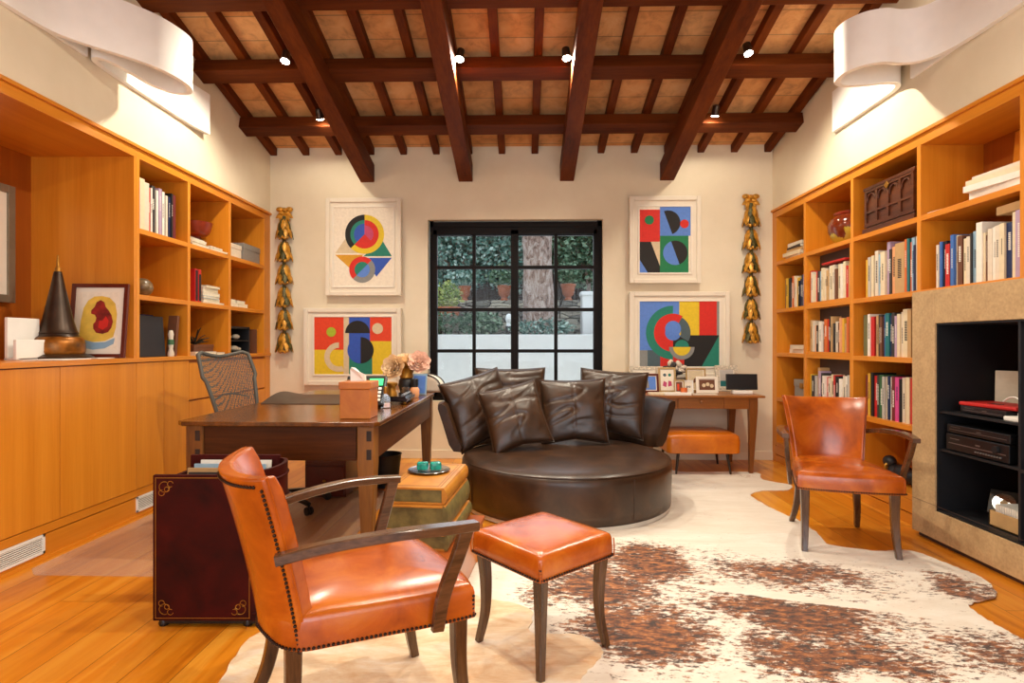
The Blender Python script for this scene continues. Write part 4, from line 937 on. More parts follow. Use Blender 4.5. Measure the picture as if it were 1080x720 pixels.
# carved garlands
def garland(x, z1, z0, label):
    t = thing('carved_garland', label, 'wall carving', (x, YW, z0), 0, 'carved gilded wall garlands')
    H = z1 - z0; n = 6; tier = (H - .12) / n
    b = BM()
    for (dx, dz, r) in ((-.05, -.03, .035), (.05, -.03, .035), (0, -.035, .03), (-.03, -.07, .03), (.03, -.07, .03)):
        bmesh.ops.create_icosphere(b, subdivisions=2, radius=r, matrix=Matrix.Translation((dx, -.04, H + dz)) @ Matrix.Diagonal((1.1, .8, .8, 1)))
    for a in range(-2, 3):
        M4 = Matrix.Translation((0, -.035, H - .06)) @ Matrix.Rotation(a * .5, 4, 'Y')
        leaf(b, M4, .055, .11)
    obj('ribbon_knot', b, 'gilt', t, True)
    for k in range(n):
        zt = H - .10 - k * tier; L = tier * 1.12
        b = BM(); lathe(b, [(.016, 0), (.024, -L * .25), (.036, -L * .6), (.042, -L * .8), (.035, -L * .9), (.015, -L * .93)], 14, c=(0, -.05, zt)); rg = random.Random(k)
        for a in range(18):
            th_ = a * 2 * PI / 9 + .3 * k + (.35 if a >= 9 else 0)
            ox, oy = math.cos(th_), math.sin(th_)
            M4 = Matrix.Translation((ox * (.035 if a < 9 else .05), -.05 + oy * .028, zt - L * (.12 if a < 9 else .42))) @ Matrix.Rotation(th_ + PI / 2, 4, 'Z') @ Matrix.Rotation(-.20 if a < 9 else -.26, 4, 'X')
            leaf(b, M4, .05, L * .52, mi=0 if a % 3 == 0 else 1)
        for a in range(5):
            th_ = -PI / 2 + (a - 2) * .55
            bmesh.ops.create_icosphere(b, subdivisions=1, radius=.019, matrix=Matrix.Translation((.048 * math.cos(th_), -.05 + .045 * math.sin(th_), zt - L * (.84 + .04 * (a % 2)))))
        for f in b.faces:
            if len(f.verts) == 3 and f.calc_area() < .0004 and abs(f.calc_center_median().z - (zt - L * .86)) < .03: f.material_index = 1
        obj('flower_cluster', b, ['giltdark', 'gilt'], t, True, auto=40)
def leaf(b, M4, w, l, mi=0):
    P = [(0, 0, 0), (w * .5, -.008, -l * .35), (w * .38, -.01, -l * .7), (0, -.012, -l), (-w * .38, -.01, -l * .7), (-w * .5, -.008, -l * .35), (0, -.018, -l * .45)]
    V = [b.verts.new(M4 @ Vector(p)) for p in P]
    B_ = [b.verts.new(M4 @ (Vector(p) + Vector((0, .006, 0)))) for p in P[:6]]
    for i in range(6):
        b.faces.new((V[i], V[(i + 1) % 6], V[6])).material_index = mi
        b.faces.new((V[i], B_[i], B_[(i + 1) % 6], V[(i + 1) % 6])).material_index = mi
    b.faces.new(B_).material_index = mi
garland(-2.50, 2.625, 1.09, 'carved gilded hanging garland on the back wall, left of the prints')
garland(2.32, 2.735, 1.19, 'carved gilded hanging garland on the back wall, right of the prints')

# ------------------------------------------------------------------ wall sculptures (ribbon sconces)
def ribbon(label, path, z0, z1, x_wall, side, plate):
    t = thing('wall_sconce', label, 'wall sconce', (0, 0, 0), 0, 'white ribbon wall sconces')
    P = catmull([(x, y, 0) for x, y in path], 8); n = len(P); th = .017; b = BM(); rows = []
    for i in range(n):
        d = (P[min(i + 1, n - 1)] - P[max(i - 1, 0)]).normalized(); s = Vector((-d.y, d.x, 0)) * th
        rows.append([b.verts.new((P[i] + s * a) + Vector((0, 0, z))) for a, z in ((1, z0), (1, z1), (-1, z1), (-1, z0))])
    for a, c_ in zip(rows, rows[1:]):
        for k in range(4): b.faces.new((a[k], a[(k + 1) % 4], c_[(k + 1) % 4], c_[k]))
    b.faces.new(rows[0]); b.faces.new(rows[-1])
    obj('ribbon', b, 'plaster_white', t, True, auto=40)
    b = BM(); bx(b, x_wall, x_wall + side * .02, plate[0], plate[1], z0 + .01, z1 - .01); obj('wall_plate', b, 'plaster_white', t, bevel=.002)
ribbon('white plaster ribbon sconce curling out from the left wall', [(-2.65, 2.45), (-2.655, 2.85), (-2.63, 3.1), (-2.53, 3.26), (-2.42, 3.38), (-2.32, 3.52), (-2.27, 3.68), (-2.27, 3.80), (-2.33, 3.89), (-2.43, 3.88), (-2.50, 3.76), (-2.52, 3.60), (-2.55, 3.45), (-2.60, 3.40), (-2.64, 3.46), (-2.653, 3.66), (-2.653, 4.05), (-2.65, 4.40), (-2.62, 4.66)], 2.93, 3.26, XL, 1, (3.0, 3.4))
ribbon('white plaster ribbon sconce curling out from the right wall', [(2.54, 2.3), (2.54, 2.9), (2.535, 3.25), (2.50, 3.45), (2.43, 3.55), (2.33, 3.575), (2.22, 3.56), (2.12, 3.60), (2.06, 3.70), (2.075, 3.82), (2.15, 3.875), (2.28, 3.87), (2.40, 3.84), (2.48, 3.85), (2.525, 3.91), (2.54, 4.03), (2.54, 4.3), (2.54, 4.72)], 2.93, 3.26, XR, -1, (3.3, 3.8))

# ------------------------------------------------------------------ floor coverings
def jag(pts, amp=.012, step=.05, seed=1):
    rg = random.Random(seed); P = catmull([(x, y, 0) for x, y in pts] + [(pts[0][0], pts[0][1], 0)], 10)
    return [(p.x + rg.uniform(-amp, amp) * .5, p.y + rg.uniform(-amp, amp) * .5) for p in P[:-1]]
M['hide_far'] = mk_hide('white_cowhide', ('#dbcfbd', '#e6dccd', '#ede5d8'), ('#7a4a28', '#9b6238', '#b98352'), [(2.0, 5.12, .16, .12, .3, .16), (1.45, 4.85, .35, .25, 0, .07), (1.25, 4.0, .4, .3, 0, .06), (1.75, 4.4, .15, .1, 0, .12)], .66)
M['hide_tan'] = mk_hide('tan_cowhide', ('#cf9f6c', '#e6cba6', '#f4eadb'), ('#8a5a34', '#a9774a', '#c49868'), [(-.1, 2.6, .3, .12, .3, .06)], .70, ang=1.2)
M['hide_brown'] = mk_hide('brindle_cowhide', ('#ded3c3', '#e9e1d4', '#f2ece2'), ('#2b160a', '#7a421a', '#b57238'),
    [(.66, 3.05, .36, .40, -.3, .30), (.35, 2.75, .42, .34, -.2, .27), (.50, 2.35, .36, .34, -.2, .33), (1.42, 2.98, .56, .30, -.2, .25), (1.2, 2.52, .62, .26, -.3, .27), (1.2, 2.2, .52, .28, -.3, .26), (2.14, 2.80, .20, .18, 0, .25), (1.85, 2.2, .42, .26, 0, .20)], .61, ang=.45, spine=(1.24, 2.70, .48, .035, -.29))
hA = [(-.3, 2.1), (-.35, 2.75), (-.15, 3.25), (.45, 3.62), (.75, 3.72), (1.2, 3.60), (1.62, 3.62), (1.72, 3.48), (2.0, 3.32), (2.22, 3.33), (2.3, 3.1), (2.33, 2.93), (2.22, 2.73), (2.03, 2.64), (2.0, 2.46), (2.03, 2.3), (2.2, 2.0), (1.9, 1.5), (1.2, 1.25), (.6, 1.3), (.2, 1.7)]
hB = [(-1.07, 1.98), (-1.1, 2.3), (-.85, 2.55), (-.5, 2.72), (-.25, 2.68), (.02, 2.55), (.03, 2.34), (.22, 2.33), (.30, 2.2), (.2, 2.02), (.1, 1.7), (-.1, 1.35), (-.6, 1.1), (-1.0, 1.4)]
hC = [(.2, 3.4), (.3, 4.6), (.9, 5.4), (1.35, 5.42), (1.5, 5.33), (1.96, 5.36), (2.16, 5.30), (2.10, 5.05), (2.25, 4.86), (2.15, 4.70), (1.92, 4.66), (1.78, 4.5), (1.80, 4.15), (1.86, 3.75), (1.7, 3.3), (1.0, 3.1)]
for nm, pts, z, m, lab, sd in (('hC', hC, 0, 'hide_far', 'white cowhide rug with few brown flecks under the round sofa', 1), ('hA', hA, .004, 'hide_brown', 'white and brindle brown cowhide rug in the right foreground', 2), ('hB', hB, .008, 'hide_tan', 'tan and cream cowhide rug under the left armchair', 3)):
    b = BM(); prism(b, jag(pts, seed=sd), z + .0003, z + .0045); tag(obj('cowhide_rug', b, m), lab, 'rug', 'overlapping cowhide rugs')
b = BM(); prism(b, [(-2.62 + .08, 2.89), (-1.13, 2.88), (-1.06, 2.95), (-1.05, 4.6), (-2.62, 4.6), (-2.62, 2.97)], .0002, .004); tag(obj('chair_mat', b, 'vinyl', bevel=.001), 'clear plastic chair mat on the wooden floor beneath the desk', 'mat')

# ------------------------------------------------------------------ armchairs
def nails(b, pts, r=.0056, step=.0128, outward=None):
    P = [Vector(p) for p in pts]; acc = 0; last = None
    d = 0
    for a, c_ in zip(P, P[1:]):
        L = (c_ - a).length
        while d < L:
            q = a + (c_ - a) * (d / L)
            bmesh.ops.create_icosphere(b, subdivisions=1, radius=r, matrix=Matrix.Translation(q)); d += step
        d -= L
def seat_outline():
    P = catmull([(0, .285, 0), (.15, .28, 0), (.255, .262, 0), (.272, .245, 0), (.262, .12, 0), (.245, 0, 0), (.225, -.14, 0), (.205, -.235, 0), (.14, -.285, 0), (0, -.315, 0)], 5)
    r = [(p.x, p.y) for p in P]
    return r + [(-x, y) for x, y in reversed(r[1:-1])]
def make_armchair(label):
    t = thing('armchair', label, 'armchair', (0, 0, 0), 0, 'cognac leather armchairs with nailhead trim')
    b = BM(); out = seat_outline()
    cushion(b, out, [(.352, .97), (.355, 1.0), (.40, 1.003), (.432, 1.0), (.446, .985), (.456, .94), (.466, .85), (.476, .65), (.482, .4), (.484, .2)], top_z=.0003)
    obj('seat', b, 'cognac', t, True)
    b = BM(); o3 = [(x * 1.008, y * 1.008, .362) for x, y in out]; nails(b, [p for p in o3] + [o3[0]])
    for s in (-1, 1): nails(b, [(s * .268, .255, .37), (s * .274, .255, .43)])
    obj('nailhead_trim', b, 'nail', t, True)
    # back shell
    nu, nv = 22, 12; b = BM(); th = .05
    def P(u, v, off):
        W = .205 + .055 * v ** 1.4; zt = .832 + .012 * abs(u) ** 3
        z = .35 + (zt - .35) * v
        ang = u * .62
        x = W * math.sin(ang) / math.sin(.62); c_ = (1 - u * u) * .085
        y = -.225 - c_ - .075 * v - .035 * v * v
        n = Vector((-math.sin(ang) * .8, 1, .12)).normalized()
        return Vector((x, y, z)) + n * off
    grids = []
    for off in (0, th):
        g = []
        for j in range(nv + 1):
            v = j / nv; row = []
            for i in range(nu + 1):
                u = -1 + 2 * i / nu
                o = off
                if off and v > .9: o = off - .012 * (v - .9) * 10
                if off and .1 < v < .95: o += .012 * (1 - u * u) * math.sin(PI * (v - .1) / .85)
                row.append(b.verts.new(P(u, v, o)))
            g.append(row)
        grids.append(g)
    A, B_ = grids
    for j in range(nv):
        for i in range(nu):
            b.faces.new((A[j][i], A[j + 1][i], A[j + 1][i + 1], A[j][i + 1])); b.faces.new((B_[j][i], B_[j][i + 1], B_[j + 1][i + 1], B_[j + 1][i]))
    for j in range(nv):
        b.faces.new((A[j][0], B_[j][0], B_[j + 1][0], A[j + 1][0])); b.faces.new((A[j][nu], A[j + 1][nu], B_[j + 1][nu], B_[j][nu]))
    for i in range(nu):
        b.faces.new((A[nv][i], B_[nv][i], B_[nv][i + 1], A[nv][i + 1])); b.faces.new((A[0][i], A[0][i + 1], B_[0][i + 1], B_[0][i]))
    o = obj('backrest', b, 'cognac', t, True, bevel=.007, auto=60)
    b = BM()
    for s in (-1, 1): nails(b, [P(s * .955, v / 20, -.002) for v in range(0, 20)])
    nails(b, [P(-1 + k * .1, .955, -.002) for k in range(1, 20)]); nails(b, [P(-1 + k * .1, .03, -.002) for k in range(1, 20)])
    obj('back_nailhead_trim', b, 'nail', t, True)
    for s in (-1, 1):
        b = BM(); tube(b, [P(s * 1.0, v / 20, .012) for v in range(1, 21)], .0035, 6); obj('piping', b, 'cognac', t, True)
    for s in (-1, 1):
        b = BM(); sweep(b, [(s * .235, -.30, .625), (s * .275, -.17, .650), (s * .318, .0, .664), (s * .335, .12, .662), (s * .332, .235, .655)], [.032, .036, .042, .044, .038], [.028, .028, .026, .026, .026], (0, 0, 1), 6)
        arm = obj('arm', b, 'armwood', t, True, auto=35)
        b = BM(); sweep(b, [(s * .325, .205, .648), (s * .318, .185, .58), (s * .300, .145, .46), (s * .288, .13, .355)], [.042, .040, .040, .036], [.024, .024, .022, .02], (s, 0, 0), 6)
        obj('arm_post', b, 'armwood', arm, True, auto=35)
        b = BM(); sweep(b, [(s * .228, .225, .36), (s * .228, .228, .2), (s * .232, .245, .08), (s * .237, .262, .0)], [.046, .04, .034, .03], [.046, .04, .034, .03], (0, 1, 0), 5); obj('leg', b, 'legwood', t, True, auto=35)
        b = BM(); sweep(b, [(s * .165, -.245, .36), (s * .170, -.250, .22), (s * .182, -.28, .1), (s * .195, -.335, .0)], [.044, .04, .034, .03], [.044, .04, .036, .03], (0, 1, 0), 5); obj('leg', b, 'legwood', t, True, auto=35)
    return t
ch = make_armchair('cognac leather armchair in the left foreground, seen from behind its side')
ch.location = (-.515, 1.82, .013); ch.rotation_euler = (0, 0, math.radians(32 - 90)); ch.scale = (1, 1, 1)
c2_ = copy_tree(ch); c2_['label'] = 'cognac leather armchair facing left in front of the right bookcase'
c2_.location = (1.905, 3.50, .006); c2_.rotation_euler = (0, 0, math.radians(90 + 90 - 14.5 ) )

# ------------------------------------------------------------------ stool
t = thing('stool', 'square cognac leather stool with nailhead trim on four curved legs', 'stool', (.07, 2.255, .013), math.radians(42))
out = rrect(.40, .40, .02, 4)
b = BM(); cushion(b, out, [(.35, .985), (.353, 1.0), (.39, 1.005), (.425, .995), (.438, .975), (.445, .93), (.45, .8), (.454, .5), (.455, .2)], top_z=.0003); obj('seat', b, 'cognac', t, True)
b = BM(); o3 = [(x * 1.008, y * 1.008, .36) for x, y in out]; nails(b, o3 + [o3[0]])
nails(b, [(-.197, -.197, .36), (-.199, -.199, .40)]); obj('nailhead_trim', b, 'nail', t, True)
for sx in (-1, 1):
    for sy in (-1, 1):
        b = BM(); sweep(b, [(sx * .165, sy * .165, .36), (sx * .158, sy * .158, .24), (sx * .160, sy * .160, .12), (sx * .178, sy * .178, .0)], [.044, .038, .032, .026], [.044, .038, .032, .026], (0, 1, 0), 5); obj('leg', b, 'legwood', t, True, auto=35)
b = BM()
for sx in (-1, 1):
    for sy in (-1, 1): tube(b, [(sx * .199, sy * .199, .355), (sx * .2005, sy * .2005, .39), (sx * .198, sy * .198, .425)], .003, 6)
obj('corner_piping', b, 'cognac', t, True)

# ------------------------------------------------------------------ round sofa
SX, SY, SR = .315, 4.36, .79
t = thing('round_sofa', 'round dark brown leather lounge sofa with low curved back', 'sofa', (SX, SY, .004))
circ = [(SR * math.cos(2 * PI * k / 72), SR * math.sin(2 * PI * k / 72)) for k in range(72)]
def wr(p, a): return a * noise.noise(Vector(p) * 3)
b = BM(); cushion(b, circ, [(.03, .965), (.035, .985), (.10, .992), (.2, .995), (.29, 1.0), (.325, .995), (.345, .975), (.36, .93), (.372, .85), (.382, .7), (.386, .5), (.388, .3), (.388, .12)], top_z=0.0003)
for v in b.verts:
    if v.co.z > .06:
        d = noise.noise(v.co * 2.2) * .012 + noise.noise(v.co * 6) * .005; r = Vector((v.co.x, v.co.y, 0)); v.co += (r.normalized() * d * .6 if r.length > .01 else Vector()) + Vector((0, 0, d * .5))
sof = obj('seat', b, 'brown', t, True, auto=70)
b = BM()
tube(b, [(SR * .982 * math.cos(2 * PI * k / 72), SR * .982 * math.sin(2 * PI * k / 72), .343) for k in range(72)], .004, 6, closed=True)
for a in (-60, 120, 30, 210): tube(b, [(SR * .998 * math.cos(math.radians(a)), SR * .998 * math.sin(math.radians(a)), z) for z in (.04, .15, .25, .32)], .003, 6)
obj('seam', b, 'brown', t, True)
b = BM(); lathe(b, [(SR * .955, 0), (SR * .975, .004), (SR * .975, .03), (SR * .9, .031)], 72); obj('base_ring', b, 'cover_trim', t, True)
# back: padded curved band flaring outward
def back_band(a0, a1):
    b = BM(); n = 44; prof = [(.80, .34), (.86, .345), (.90, .40), (.965, .60), (1.0, .70), (.998, .733), (.97, .742), (.93, .72), (.885, .60), (.83, .45), (.79, .38)]
    rows = []
    for i in range(n + 1):
        f = i / n; a = math.radians(a0 + (a1 - a0) * f); e = min(f, 1 - f) * n
        k = (.88, .95, .985, 1)[min(3, int(e + 1e-6))]
        rows.append([b.verts.new((.86 * r * math.cos(a) + (r - .86) * 0 , .86 * r * math.sin(a), z)) for r, z in [((rr / .86 - 1.03) * k + 1.03, .54 + (zz - .54) * (k ** .6)) for rr, zz in prof]])
    for p, q in zip(rows, rows[1:]):
        for k in range(len(prof)): b.faces.new((p[k], p[(k + 1) % len(prof)], q[(k + 1) % len(prof)], q[k]))
    b.faces.new(rows[0]); b.faces.new(list(reversed(rows[-1]))); return b
obj('curved_backrest', back_band(20, 178), 'brown', t, True, auto=70)

def pillow(label, c, w, h, th, nrm, roll, seed, grp='dark brown leather scatter cushions on the round sofa', bend=0):
    """nrm: direction the face looks to; roll about it"""
    n = 40; b = BM(); G = {}
    n_ = Vector(nrm).normalized(); up = Vector((0, 0, 1)); right = up.cross(n_).normalized() * -1; up2 = right.cross(n_).normalized()
    if up2.z < 0: up2 = -up2
    R = Matrix((right, up2, n_)).transposed(); R = R @ Matrix.Rotation(roll, 3, 'Z')
    for side in (1, -1):
        for i in range(n + 1):
            for j in range(n + 1):
                u = -1 + 2 * i / n; v = -1 + 2 * j / n
                edge = (i in (0, n) or j in (0, n))
                if side == -1 and edge: G[(-1, i, j)] = G[(1, i, j)]; continue
                e = max(0, (1 - u * u)) ** .5 * max(0, (1 - v * v)) ** .5
                T = th / 2 * (e ** .75) * (1 - .12 * v)
                x = w / 2 * u * (1 - .07 * (1 - v * v)); y = h / 2 * v * (1 - .06 * (1 - u * u))
                s_ = Vector((u * 1.6 + seed * 7.1, v * 1.6, side * 3.0))
                fold = abs(noise.noise(Vector((u * .8 + seed * 3, v * 2.4 + u * .7 + seed, 1)))); T += e * (noise.noise(s_ * .7) * .02 - .013 * math.exp(-(fold / .10) ** 2) * (1 - max(0, v)) - .006 * math.exp(-(u / .03) ** 2) + noise.noise(s_ * 1.8) * .006)
                y -= .03 * (1 - abs(u)) * (v > 0) * v
                G[(side, i, j)] = b.verts.new((x, y, T * side))
    for side in (1, -1):
        for i in range(n):
            for j in range(n):
                q = [G[(side, i, j)], G[(side, i + 1, j)], G[(side, i + 1, j + 1)], G[(side, i, j + 1)]]
                if side < 0: q.reverse()
                b.faces.new(q)
    t = thing('scatter_cushion', label, 'cushion', c, 0, grp); t.rotation_mode = 'QUATERNION'; t.rotation_quaternion = R.to_quaternion()
    obj('cushion_cover', b, 'brown', t, True, auto=80)
    b = BM(); pr = []
    for (i0, j0, di, dj) in ((0, 0, 1, 0), (1, 0, 0, 1), (1, 1, -1, 0), (0, 1, 0, -1)):
        for k in range(12):
            u = -1 + 2 * (i0 + di * k / 12); v = -1 + 2 * (j0 + dj * k / 12)
            x = w / 2 * u * (1 - .07 * (1 - v * v)); y = h / 2 * v * (1 - .06 * (1 - u * u)); y -= .03 * (1 - abs(u)) * (v > 0) * v
            pr.append((x, y, 0))
    tube(b, pr, .005, 6, closed=True); obj('piping', b, 'brown', t, True)
    return t
pillow('large dark leather cushion at the far left end of the sofa back', (-.36, 4.62, .665), .54, .58, .20, (.38, -.85, .28), -.26, 1)
pillow('dark leather cushion at the back left, behind two others', (-.12, 4.96, .72), .62, .54, .18, (.1, -1, .2), -.0, 2)
pillow('front left dark leather cushion tilted to the left', (-.07, 4.36, .635), .47, .52, .17, (.12, -1, .45), -.24, 3)
pillow('square dark leather cushion standing upright in the middle right', (.40, 4.62, .65), .54, .53, .18, (-.02, -1, .25), -.03, 4)
pillow('dark leather cushion at the right end, partly behind the middle one', (.74, 4.86, .69), .58, .57, .18, (-.30, -1, .2), .06, 5)

# ------------------------------------------------------------------ desk
t = thing('writing_desk', 'large antique dark wood writing desk with tapered legs', 'desk', (0, 0, 0))
b = BM()
tp = [(-1.845, 3.02), (-.80, 3.0), (-.775, 3.03), (-.765, 4.82), (-.93, 5.08), (-1.84, 5.08), (-1.88, 5.04), (-1.885, 3.06)]
prism(b, tp, .755, .78); obj('desk_top', b, 'oldwood', t, bevel=.005)
b = BM(); bx(b, -1.77, -.91, 3.06, 3.085, .565, .755); obj('end_apron', b, 'oldwood_x', t, bevel=.002)
b = BM(); bx(b, -.815, -.84, 3.13, 4.93, .565, .755); obj('side_apron', b, 'apron_y', t, bevel=.002)
b = BM(); bx(b, -1.83, -1.805, 3.13, 4.93, .565, .755); obj('side_apron', b, 'apron_y', t, bevel=.002)
b = BM(); bx(b, -1.77, -.91, 4.97, 4.995, .565, .755); obj('end_apron', b, 'oldwood_x', t, bevel=.002)
for (x, y) in ((-.855, 3.095), (-1.79, 3.095), (-.855, 4.965), (-1.79, 4.965)):
    b = BM(); sweep(b, [(x, y, .755), (x, y, .55), (x, y, .3), (x, y, .005)], [.095, .095, .075, .055], [.095, .095, .075, .055], (0, 1, 0), 3, .1); lg = obj('leg', b, 'oldwood_z', t, True, auto=30)
    b = BM()
    if y < 4:
        for z in (.70, .60): box(b, (x + .018, y - .0475, z - .0), (.026, .006, .055), bev=.001)
        obj('tenon', b, 'peg', lg)
# desk items
zd = .7805
t = thing('desk_blotter', 'dark brown leather desk pad with curled corner on the desk', 'desk pad', (-1.42, 4.25, zd))
b = BM(); n = 14; g = []
for i in range(n + 1):
    row = []
    for j in range(n + 1):
        x = -.40 + .62 * i / n; y = -.36 + .72 * j / n; z = .055 * max(0, 1 - (i / n) * 3.2) * max(0, math.sin(PI * min(1, (j / n) * 1.1)))
        row.append((b.verts.new((x, y, z + .004)), b.verts.new((x, y, z))))
    g.append(row)
for i in range(n):
    for j in range(n):
        for k in (0, 1): b.faces.new((g[i][j][k], g[i + 1][j][k], g[i + 1][j + 1][k], g[i][j + 1][k]))
for i in range(n):
    for j in (0, n): b.faces.new((g[i][j][0], g[i + 1][j][0], g[i + 1][j][1], g[i][j][1])); b.faces.new((g[j][i][0], g[j][i + 1][0], g[j][i + 1][1], g[j][i][1]))
obj('pad', b, M.setdefault('padm', plain('pad_leather', '#3f3024', .45, var=.15)), t, True)
t = thing('tissue_box', 'square orange-brown leather tissue box cover on the desk corner', 'tissue box', (-.94, 3.22, zd), .0)
b = BM(); bx(b, -.085, .085, -.085, .085, 0, .165); obj('box_body', b, M.setdefault('tissueb', leather('tan_box_leather', '#a8591a', '#b96a20', '#c77a2a', .45, .1, .1, .05)), t, bevel=.004)
b = BM(); bx(b, -.09, .09, -.09, .09, .165, .205); obj('lid', b, M['tissueb'], t, bevel=.004)
b = BM(); rg = random.Random(3); pts = [(-.05, 0, .2), (-.055, .01, .27), (-.045, .0, .285), (-.01, -.01, .262), (.03, .0, .245), (.03, .01, .2)]
A = [b.verts.new(p) for p in pts]; B_ = [b.verts.new((p[0] * .8 + .01, p[1] + .018, p[2] - .006)) for p in pts]
for i in range(5): b.faces.new((A[i], A[i + 1], B_[i + 1], B_[i]))
b.faces.new(A); b.faces.new(list(reversed(B_))); obj('tissue', b, 'white', t)
t = thing('desk_phone', 'black desk phone with green screen tilted up behind the tissue box', 'telephone', (-1.045, 3.72, zd + .0), .1); t.scale = (1.2, 1.2, 1.35)
Rt = Matrix.Translation((0, 0, .075)) @ Matrix.Rotation(math.radians(42), 4, 'X')
b = BM(); v_ = box(b, (0, 0, 0), (.22, .2, .028), bev=.008); _fin(v_, Rt); box(b, (0, .05, .04), (.16, .02, .09), (.3, 0, 0)); obj('phone_body', b, 'black', t)
b = BM(); v_ = box(b, (.055, .05, .0165), (.075, .045, .004)); _fin(v_, Rt); obj('screen', b, 'lcd', t)
b = BM(); v_ = box(b, (-.065, 0, .035), (.045, .2, .03), bev=.012); _fin(v_, Rt); v_ = box(b, (-.065, .08, .025), (.05, .05, .035), bev=.01); _fin(v_, Rt); obj('handset', b, 'black', t, True)
b = BM()
for i in range(3):
    for j in range(4): v_ = box(b, (.03 + i * .025, -.07 + j * .025, .0165), (.017, .015, .005), bev=.001); _fin(v_, Rt)
obj('keypad', b, 'white', t)
t = thing('perfume_bottle', 'small clear square bottle with gold cap beside the tissue box', 'bottle', (-.90, 3.67, zd), .3)
b = BM(); prism(b, [(-.035, 0), (.035, 0), (.035, .06), (.012, .095), (-.012, .095), (-.035, .06)], -.02, .02, axis='Y'); obj('bottle_body', b, 'clear', t, bevel=.004)
b = BM(); lathe(b, [(.011, .095), (.012, .10), (.012, .135), (.008, .14)], 16); obj('cap', b, 'gold', t, True)
b = BM(); prism(b, [(-.028, .006), (.028, .006), (.028, .03), (-.028, .03)], -.014, .014, axis='Y'); obj('liquid', b, 'c_peach', t)
t = thing('inkstand', 'black marble and gilt inkstand with pens on the desk edge', 'inkstand', (-.91, 4.05, zd), .05)
b = BM()
for sx in (-.08, .08):
    for sy in (-.16, .16): bmesh.ops.create_icosphere(b, subdivisions=2, radius=.012, matrix=Matrix.Translation((sx, sy, .012)))
obj('foot', b, 'gold', t, True)
b = BM(); bx(b, -.1, .1, -.19, .19, .02, .045, bev=.004); bx(b, -.085, .085, -.17, .17, .045, .055, bev=.003); obj('base', b, M.setdefault('blackmarble', plain('black_marble', '#17171c', .12, var=.5)), t)
b = BM(); lathe(b, [(.04, .055), (.038, .075), (.03, .09), (.03, .12), (.043, .132), (.043, .145), (.03, .15)], 20, c=(-.02, -.10, 0)); obj('inkwell', b, 'gold', t, True)
b = BM(); tube(b, [(.07, -.15, .062), (.07, .13, .062)], .007); tube(b, [(.055, -.14, .060), (.05, .1, .060)], .005); obj('pen', b, 'steel', t, True)
b = BM(); bx(b, .02, .07, .08, .14, .055, .10, bev=.004); obj('crystal_cup', b, 'clear', t)
# roses in a black and gold vase
t = thing('rose_vase', 'black and gold vase of three peach roses on the desk', 'vase of flowers', (-.935, 4.50, zd))
b = BM(); lathe(b, [(.06, 0), (.062, .012), (.045, .02), (.05, .03), (.065, .09), (.06, .13), (.045, .145)], 24); obj('vase', b, 'c_black', t, True)
b = BM(); lathe(b, [(.046, .14), (.055, .15), (.05, .18), (.065, .22), (.07, .225), (.055, .215), (.03, .2)], 24); obj('vase_rim', b, 'gold', t, True)
def rose(c, r, seed, face=(0, -1, .35)):
    b = BM(); rg = random.Random(seed); F = Matrix.Translation(c) @ Vector(face).to_track_quat('Z', 'Y').to_matrix().to_4x4()
    for ring, (nr, rr, tilt, h) in enumerate(((3, .10, .0, .75), (5, .30, .08, .8), (6, .55, .2, .82), (7, .8, .38, .8), (8, 1.0, .6, .72))):
        for k in range(nr):
            a = 2 * PI * k / nr + ring * .6 + rg.uniform(-.2, .2)
            w_ = r * (.5 + .14 * ring); hh = r * h; m = 5; G = []
            Mx = F @ Matrix.Rotation(a, 4, 'Z') @ Matrix.Translation((rr * r * .55, 0, -r * .3)) @ Matrix.Rotation(tilt, 4, 'Y')
            for i in range(m + 1):
                for j in range(m + 1):
                    u = -1 + 2 * i / m; v = j / m; ww = w_ * (math.sin(PI * (.12 + .72 * v))) 
                    G.append(b.verts.new(Mx @ Vector((r * .16 * (u * u) * -1 + r * .2 * v * v + rg.uniform(-.02, .02) * r, u * ww * .62, hh * v * (1 - .12 * u * u)))))
            for i in range(m):
                for j in range(m): b.faces.new((G[i * (m + 1) + j], G[(i + 1) * (m + 1) + j], G[(i + 1) * (m + 1) + j + 1], G[i * (m + 1) + j + 1]))
    return b
M['rose'] = plain('peach_petals', '#f6d0a4', .6, var=.18, scale=20); M['rose2'] = plain('pink_petals', '#f7cdb8', .6, var=.15, scale=20)
for i, (c_, r_, m_) in enumerate((((-.09, -.06, .235), .09, 'rose'), ((-.02, .03, .29), .075, 'rose'), ((.10, .0, .27), .085, 'rose2'))):
    fl = obj('rose_bloom', rose(Vector(c_), r_, i, ((-.25, -1, .25), (0, -.4, 1), (.3, -1, .4))[i]), m_, t, True, auto=80)
    b = BM(); tube(b, catmull([(0, 0, .15), (c_[0] * .5, c_[1] * .5, .2), (c_[0], c_[1], c_[2] - r_ * .3)], 4), .004); obj('stem', b, 'c_green', fl, True)
b = BM()
for k in range(4): leaf(b, Matrix.Translation((.0, -.02, .22)) @ Matrix.Rotation(k * 1.6, 4, 'Z') @ Matrix.Rotation(2.3, 4, 'X'), .05, .09)
obj('gilt_leaf', b, 'gold', t, True)
t = thing('photo_stand', 'small pale blue photo stand at the far right end of the desk', 'photo stand', (-.86, 4.62, zd), -.2)
b = BM(); box(b, (0, .02, .085), (.12, .012, .17), (-.15, 0, 0), bev=.002); obj('frame', b, 'c_pale blue', t)
b = BM(); box(b, (0, .012, .085), (.10, .003, .14), (-.15, 0, 0)); obj('picture', b, 'p_sky', t)
t = thing('glass_jar', 'small glass jar with black lid and peach contents on the desk', 'jar', (-.855, 4.42, zd))
